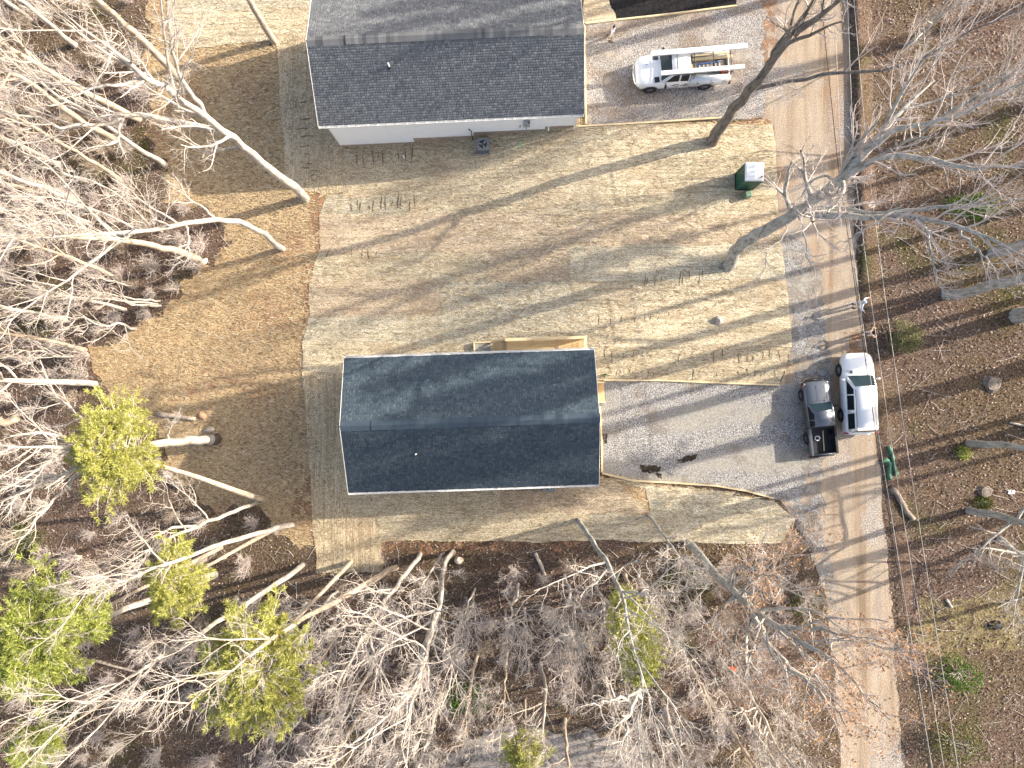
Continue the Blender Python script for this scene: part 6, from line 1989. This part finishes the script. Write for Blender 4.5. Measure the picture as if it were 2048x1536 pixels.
# --- evergreens
def pine(label, px, py, z, rx, ry, rz_, base_px, seed, n=2600, mat=None, stem=None, name='pine_tree', tr=0.16, blades=6, bw=0.022):
    r = np.random.default_rng(seed)
    cen = P(px, py, z) if base_px else Vector((px, py, z))
    base = P(*base_px) if base_px else Vector((px, py, tz(px)))
    t = thing(name, label, 'tree', base)
    pts = [base, base.lerp(cen, 0.35) + Vector((0, 0, 0.6)), base.lerp(cen, 0.7) + Vector((0, 0, 0.5)), cen, cen + Vector((0, 0, rz_ * 0.9))]
    if stem:
        pts = [P(*s) if len(s) == 2 else P(*s) for s in stem] + [cen, cen + Vector((0, 0, rz_ * 0.9))]
        pts[0] = base
    path = smooth_path(pts, 16) - np.array(base)
    path[0, 2] -= 0.1
    rr = (tr * np.linspace(1, 0.2, 16))[None]
    link('trunk', np_mesh('trunk', *tubes(path[None], rr, 9), True), M_bark_b, t)
    # boughs
    c = np.array(cen - base)
    nb_ = 110
    top = path[-1]
    ts = r.uniform(0.0, 1.0, nb_)
    seg = np.linspace(c - np.array([0, 0, 0.75 * rz_]), c + np.array([0, 0, 0.9 * rz_]), 24)
    org = seg[np.clip((ts * (len(seg) - 1)).astype(int), 0, len(seg) - 1)]
    a = r.uniform(0, 2 * np.pi, nb_)
    prof = np.sin(np.clip(0.15 + 0.85 * ts, 0, 1) * np.pi) ** 0.6
    clump = 0.55 + 0.45 * np.sin(a * 3 + seed) * np.sin(a * 2 + 1.3)
    ln = prof * (0.55 + 0.5 * r.uniform(0, 1, nb_)) * (0.75 + 0.25 * clump)
    d = np.stack([np.cos(a) * rx * ln, np.sin(a) * ry * ln, r.uniform(-0.12, 0.25, nb_) * rz_], 1)
    K = 6
    B = org[:, None, :] + d[:, None, :] * np.linspace(0, 1, K)[None, :, None] ** 0.95
    B[:, 1:] += r.normal(size=(nb_, K - 1, 3)) * 0.06
    BR = (0.035 * np.linspace(1, 0.25, K))[None].repeat(nb_, 0)
    S, SR = children(r, B, BR, 9, 0.25, 1.0, (0.22, 0.42), (30, 65), 4, 0.6, 0.008, 0.05, 0.15)
    o = link('boughs', np_mesh('boughs', *join([tubes(B, BR, 4), tubes(S, SR, 3)]), True), M_twig, t)
    o['kind'] = 'stuff'
    # needle tufts along the side shoots
    m = S.shape[0]
    idx = r.integers(0, m, n)
    u = r.uniform(0.25, 1.0, n) * (S.shape[1] - 1)
    i0 = np.clip(u.astype(int), 0, S.shape[1] - 2)
    f = (u - i0)[:, None]
    p_ = S[idx, i0] * (1 - f) + S[idx, i0 + 1] * f
    dd = unit(S[idx, i0 + 1] - S[idx, i0]) + np.array([0, 0, 0.5])
    V, F = blades_at(r, p_, unit(dd), blades, (0.14, 0.30), (bw * 0.5, bw), 0.75)
    o = link('needles', np_mesh('needles', V, F), mat or M_pine, t)
    o['kind'] = 'stuff'
    return t
pine('yellow green pine with a brown leaning trunk over the thick white tree', 238, 898, 12.0, 2.1, 3.7, 3.0, (527, 999), 501, 6500, M_pine, stem=[(527, 999), (480, 985, 1.5), (440, 970, 3.2), (370, 945, 6.5), (300, 928, 9.5)], tr=0.22)
pine('broad bright green pine at the edge of the wood', 98, 1272, 16.0, 2.9, 3.7, 2.4, (442, 1095), 502, 8000, M_pine2)
pine('narrow yellow green pine among slanting trunks', 355, 1165, 12.5, 1.5, 2.6, 2.0, (548, 1058), 503, 4000, M_pine)
pine('wide yellow pine crown above the tan curving trunk', 506, 1330, 17.0, 3.0, 3.4, 2.2, (702, 1124), 504, 8500, M_pine)
pine('small yellow green pine by the pale dirt track', 1052, 1500, 7.0, 1.7, 1.2, 1.5, (1050, 1400), 505, 2200, M_pine, tr=0.08)
pine('little green pine tucked in the wood corner', 70, 1490, 7.0, 1.8, 1.5, 1.5, (250, 1380), 506, 2200, M_pine2, tr=0.08)
for k, (x, y, z, rx, rz_) in enumerate(((38.5, 3.5, 18, 1.6, 4.6), (42, 1.0, 19, 1.7, 4.8), (36, 12.9, 22.5, 0.75, 5.0), (37, 11.0, 23.5, 0.85, 5.0), (35.5, 9.0, 22.5, 0.65, 5.2), (38, 7.6, 23.5, 0.75, 5.0), (36.5, 5.9, 22.5, 0.6, 5.0), (44, 19.5, 20, 0.8, 4.5), (27, 31.6, 19.5, 0.6, 4.5), (31, 34.2, 21, 0.8, 4.8), (26, 29.6, 17.5, 0.4, 4.5))):
    o = pine('tall slender unseen pine added across the road to cast shadow bands', x, y, z, rx, rx, rz_, None, 520 + k, 1500, M_pine2, tr=0.26, blades=5, bw=0.05)
    o['group'] = 'added shadow casting pines across the road'  # out-of-view pines, added and shaped to lay shadow bands on roofs and ground
# green vine on the crooked trunk
def vine():
    r = np.random.default_rng(77)
    q = t18.location
    n = 2600
    tt = r.uniform(0, 1, n)
    path = np.array([list(P(*p)) for p in ((1240, 1185, 9.5), (1262, 1250, 12.0), (1280, 1300, 14.0), (1282, 1360, 15.5))])
    p_ = np.stack([np.interp(tt, np.linspace(0, 1, 4), path[:, k]) for k in range(3)], 1)
    w = 0.35 + 0.95 * np.sin(np.clip(tt, 0, 1) * np.pi) ** 0.8
    off = r.normal(size=(n, 3)) * np.array([0.40, 0.45, 0.5]) * w[:, None]
    p_ = p_ + off - np.array(q)
    V, F = blades_at(r, p_, unit(r.normal(size=(n, 3)) + np.array([0, 0, 0.6])), 5, (0.12, 0.22), (0.02, 0.04), 0.8)
    o = link('vine', np_mesh('vine', V, F), M_pine, t18)
    o['kind'] = 'stuff'
vine()
def bush(label, px, py, rx, ry, h, mat, seed, n, size=(0.08, 0.15), name='bush'):
    r = np.random.default_rng(seed)
    q = P(px, py)
    t = thing(name, label, 'bush', q)
    nb_ = 26
    a = r.uniform(0, 6.28, nb_)
    l = r.uniform(0.35, 0.9, nb_)
    tip = np.stack([np.cos(a) * rx * l, np.sin(a) * ry * l, h * np.sqrt(np.clip(1 - l * l, 0.05, 1)) * r.uniform(0.7, 1, nb_)], 1)
    B = tip[:, None, :] * np.linspace(0, 1, 5)[None, :, None]
    B[:, 1:] += r.normal(size=(nb_, 4, 3)) * 0.05
    o = link('stems', np_mesh('stems', *tubes(B, (0.03 * np.linspace(1, 0.3, 5))[None].repeat(nb_, 0), 4), True), M_twig, t)
    c = tip[r.integers(0, nb_, n)]
    p_ = c + r.normal(size=(n, 3)) * np.array([rx, ry, h]) * 0.22
    p_[:, 2] = np.maximum(p_[:, 2], 0.03)
    o = link('foliage', np_mesh('foliage', *quads_at(r, p_, size)), mat, t)
    o['kind'] = 'stuff'
    return t
bush('round grey green evergreen bush by the road behind the raised arms person', 1796, 676, 1.05, 1.05, 1.3, M_box, 601, 3600)
bush('vivid green holly bush between bare trunks and the pale track', 935, 1390, 1.3, 1.0, 1.2, M_holly, 602, 2600)
bush('dark green bush under the tan leaved oak', 1610, 1215, 1.4, 1.2, 0.9, M_grass, 603, 1100)
bush('dull green bush under the branches near the grey leaning pole', 1375, 1160, 1.8, 1.5, 0.9, M_grass, 604, 1300)
bush('green privet bush beneath the overhead wires', 1915, 1345, 1.6, 1.3, 0.9, M_holly, 605, 1300)
bush('tall green privet bush at the bottom of the roadside bank', 1900, 1480, 2.0, 1.5, 1.1, M_grass, 606, 1500)
bush('small lime green shrub at the foot of the knotted trunk', 1925, 905, 0.5, 0.4, 0.35, M_pine2, 607, 500)
bush('green fern clump beside the low stump', 1962, 1005, 0.7, 0.45, 0.3, M_grass, 608, 600)
bush('green ground ivy under the spreading oak limbs', 1945, 415, 1.9, 0.9, 0.4, M_holly, 609, 1600)
bush('low dark green bramble in the wood corner by the little pine', 130, 1420, 1.6, 1.2, 0.8, M_grass, 610, 1800)
bush('olive bramble between the pines and the white forked sapling', 60, 1080, 1.3, 1.3, 0.8, M_grass, 611, 1600)
bush('tuft of small dark leaves at the foot of the entry steps', 1209, 751, 0.16, 0.14, 0.25, M_holly, 612, 120, (0.05, 0.09))
# bare brush
r0 = np.random.default_rng(900)
def shrub_mesh(r):
    nb_ = 16
    a = r.uniform(0, 6.28, nb_)
    l = r.uniform(0.2, 0.9, nb_)
    tip = np.stack([np.cos(a) * l, np.sin(a) * l, r.uniform(0.9, 2.0, nb_)], 1)
    B = tip[:, None, :] * np.linspace(0, 1, 6)[None, :, None] ** np.array([1.3, 1.3, 1.0])
    B[:, 1:] += r.normal(size=(nb_, 5, 3)) * 0.06
    BR = (0.022 * np.linspace(1, 0.35, 6))[None].repeat(nb_, 0)
    T, TR_ = children(r, B, BR, 7, 0.25, 1.0, (0.25, 0.5), (25, 60), 4, 0.6, 0.009, 0.1, 0.2)
    U, UR = children(r, T, TR_, 4, 0.25, 1.0, (0.3, 0.6), (25, 60), 3, 0.75, 0.007, 0.1, 0.2)
    return join([tubes(B, BR, 4), tubes(T, TR_, 3), tubes(U, UR, 3)])
shr = [np_mesh('bare_shrub', *shrub_mesh(r0), True) for _ in range(4)]
for m_, mt in zip(shr, (M_twig, M_twig_p, M_bark_b, M_twig_p)):
    m_.materials.append(mt)
pts_ = []
for _ in range(4000):
    p_ = (r0.uniform(-60, 1700), r0.uniform(0, 1600))
    a_ = np.array([p_])
    if pip(a_, POLY_LOOSE)[0] or pip(a_, POLY_YARD)[0] or pip(a_, POLY_ROAD)[0] or pip(a_, POLY_DRIVE2)[0]:
        continue
    if p_[0] > 560 and p_[1] < 1115:
        continue
    if p_[0] > 1560:
        continue
    if 940 < p_[0] < 1330 and p_[1] > 1435:
        continue
    if all((p_[0] - q[0]) ** 2 + (p_[1] - q[1]) ** 2 > 38 ** 2 for q in pts_):
        pts_.append(p_)
    if len(pts_) >= 240:
        break
for i, p_ in enumerate(pts_):
    o = link('bare_shrub', shr[i % 4])
    o.location = P(*p_)
    o.rotation_euler = (0, 0, r0.uniform(0, 6.28))
    s = r0.uniform(0.6, 1.25)
    o.scale = (s, s, s)
    tag(o, ('low %s bare shrub in the wood past the red clay strip' if p_[1] > 1060 and p_[0] > 330 else 'low %s bare shrub in the wood beside the loose tan straw') % ('pale', 'pinkish', 'tan stemmed', 'rosy grey')[i % 4], 'shrub', 'bare undergrowth shrubs')

# ------------------------------------------------------------------ leaf litter, sticks and stray straw
def scatter_px(n, x0, x1, y0, y1, keep):
    pts = np.stack([r0.uniform(x0, x1, n), r0.uniform(y0, y1, n)], 1)
    return pts[keep(pts)]
def to_world(pts):
    d = np.stack([(pts[:, 0] - 1024) / FPX, -(pts[:, 1] - 768) / FPX, -np.ones(len(pts))], 1)
    R_ = np.array(CM)
    w = d @ R_.T
    z = np.zeros(len(pts))
    for _ in range(8):
        t = (H - z) / -w[:, 2]
        x = w[:, 0] * t
        z = np.interp(x, KX, KZ)
    return np.stack([w[:, 0] * t, w[:, 1] * t, z], 1)
def outside(p):
    k = np.ones(len(p), bool)
    for pl in (POLY_LOOSE, POLY_ROAD, POLY_DRIVE1, POLY_DRIVE2, POLY_YARD):
        k &= ~pip(p, pl)
    k &= ~((p[:, 0] > 600) & (p[:, 0] < 1560) & (p[:, 1] < 1070))
    k &= ~((p[:, 0] > 955) & (p[:, 0] < 1310) & (p[:, 1] > 1465))
    return k
def leaves_obj(name, pts, size, mat, flat=0.75, lift=0.03):
    w = to_world(pts)
    w[:, 2] += lift + r0.uniform(0, 0.04, len(w))
    o = link(name, np_mesh(name, *quads_at(r0, w, size, flat)), mat)
    tag(o, None, None, None, 'stuff')
    return o
o = leaves_obj('leaf_litter', scatter_px(105000, -120, 2170, -80, 1620, outside), (0.09, 0.17), M_leaf)
tag(o, 'brown dead leaves carpeting the floor of the wood', 'leaf litter')
# thin drift of leaves over the road edges and loose straw
def edge_keep(p):
    return pip(p, POLY_LOOSE) | (pip(p, POLY_ROAD) & (p[:, 0] > np.interp(p[:, 1], [0, 600, 880, 1250, 1536], [1685, 1700, 1738, 1770, 1780])))
o = leaves_obj('drifted_leaves', scatter_px(9000, 0, 2048, 0, 1536, edge_keep), (0.06, 0.12), M_leaf)
tag(o, 'sparse dead leaves drifted over straw and the road edge', 'leaf litter')
# fallen twigs
def sticks():
    p_ = to_world(scatter_px(2600, -100, 2150, -60, 1600, outside))
    n = len(p_)
    a = r0.uniform(0, 6.28, n)
    L = r0.uniform(0.3, 1.6, n) ** 1.2
    K = 4
    d = np.stack([np.cos(a), np.sin(a), np.zeros(n)], 1)
    q = p_[:, None, :] + d[:, None, :] * (np.linspace(-0.5, 0.5, K)[None, :] * L[:, None])[..., None]
    q += r0.normal(size=q.shape) * np.array([0.04, 0.04, 0.01])
    q[:, :, 2] = np.interp(q[:, :, 0], KX, KZ) + 0.06
    R_ = r0.uniform(0.008, 0.022, n)[:, None] * np.linspace(1, 0.5, K)[None]
    o = link('fallen_twigs', np_mesh('fallen_twigs', *tubes(q, R_, 4)), M_twig)
    tag(o, 'pale fallen twigs strewn over the dead leaves', 'twigs', None, 'stuff')
sticks()
# loose straw wisps lying on mats
def wisps():
    def keep(p):
        k = pip(p, POLY_YARD) | pip(p, POLY_LOOSE)
        return k
    p_ = to_world(scatter_px(60000, 150, 1600, -40, 1150, keep))
    p_[:, 2] += 0.065
    n = len(p_)
    a = r0.normal(0, 0.5, n)
    d = np.stack([np.cos(a), np.sin(a), r0.uniform(-0.05, 0.12, n)], 1)
    s = np.stack([-np.sin(a), np.cos(a), np.zeros(n)], 1)
    L = r0.uniform(0.12, 0.4, (n, 1))
    w = r0.uniform(0.008, 0.02, (n, 1))
    V = np.stack([p_ - d * L / 2 - s * w, p_ + d * L / 2 - s * w, p_ + d * L / 2 + s * w, p_ - d * L / 2 + s * w], 1).reshape(-1, 3)
    o = link('straw_wisps', np_mesh('straw_wisps', V, np.arange(n * 4).reshape(n, 4)), mat_leaves('straw_wisp', [(0.30, 0.22, 0.12), (0.62, 0.52, 0.34), (0.16, 0.11, 0.06), (0.70, 0.60, 0.42)]))
    tag(o, 'loose straw wisps lying on the straw mats', 'straw', None, 'stuff')
wisps()
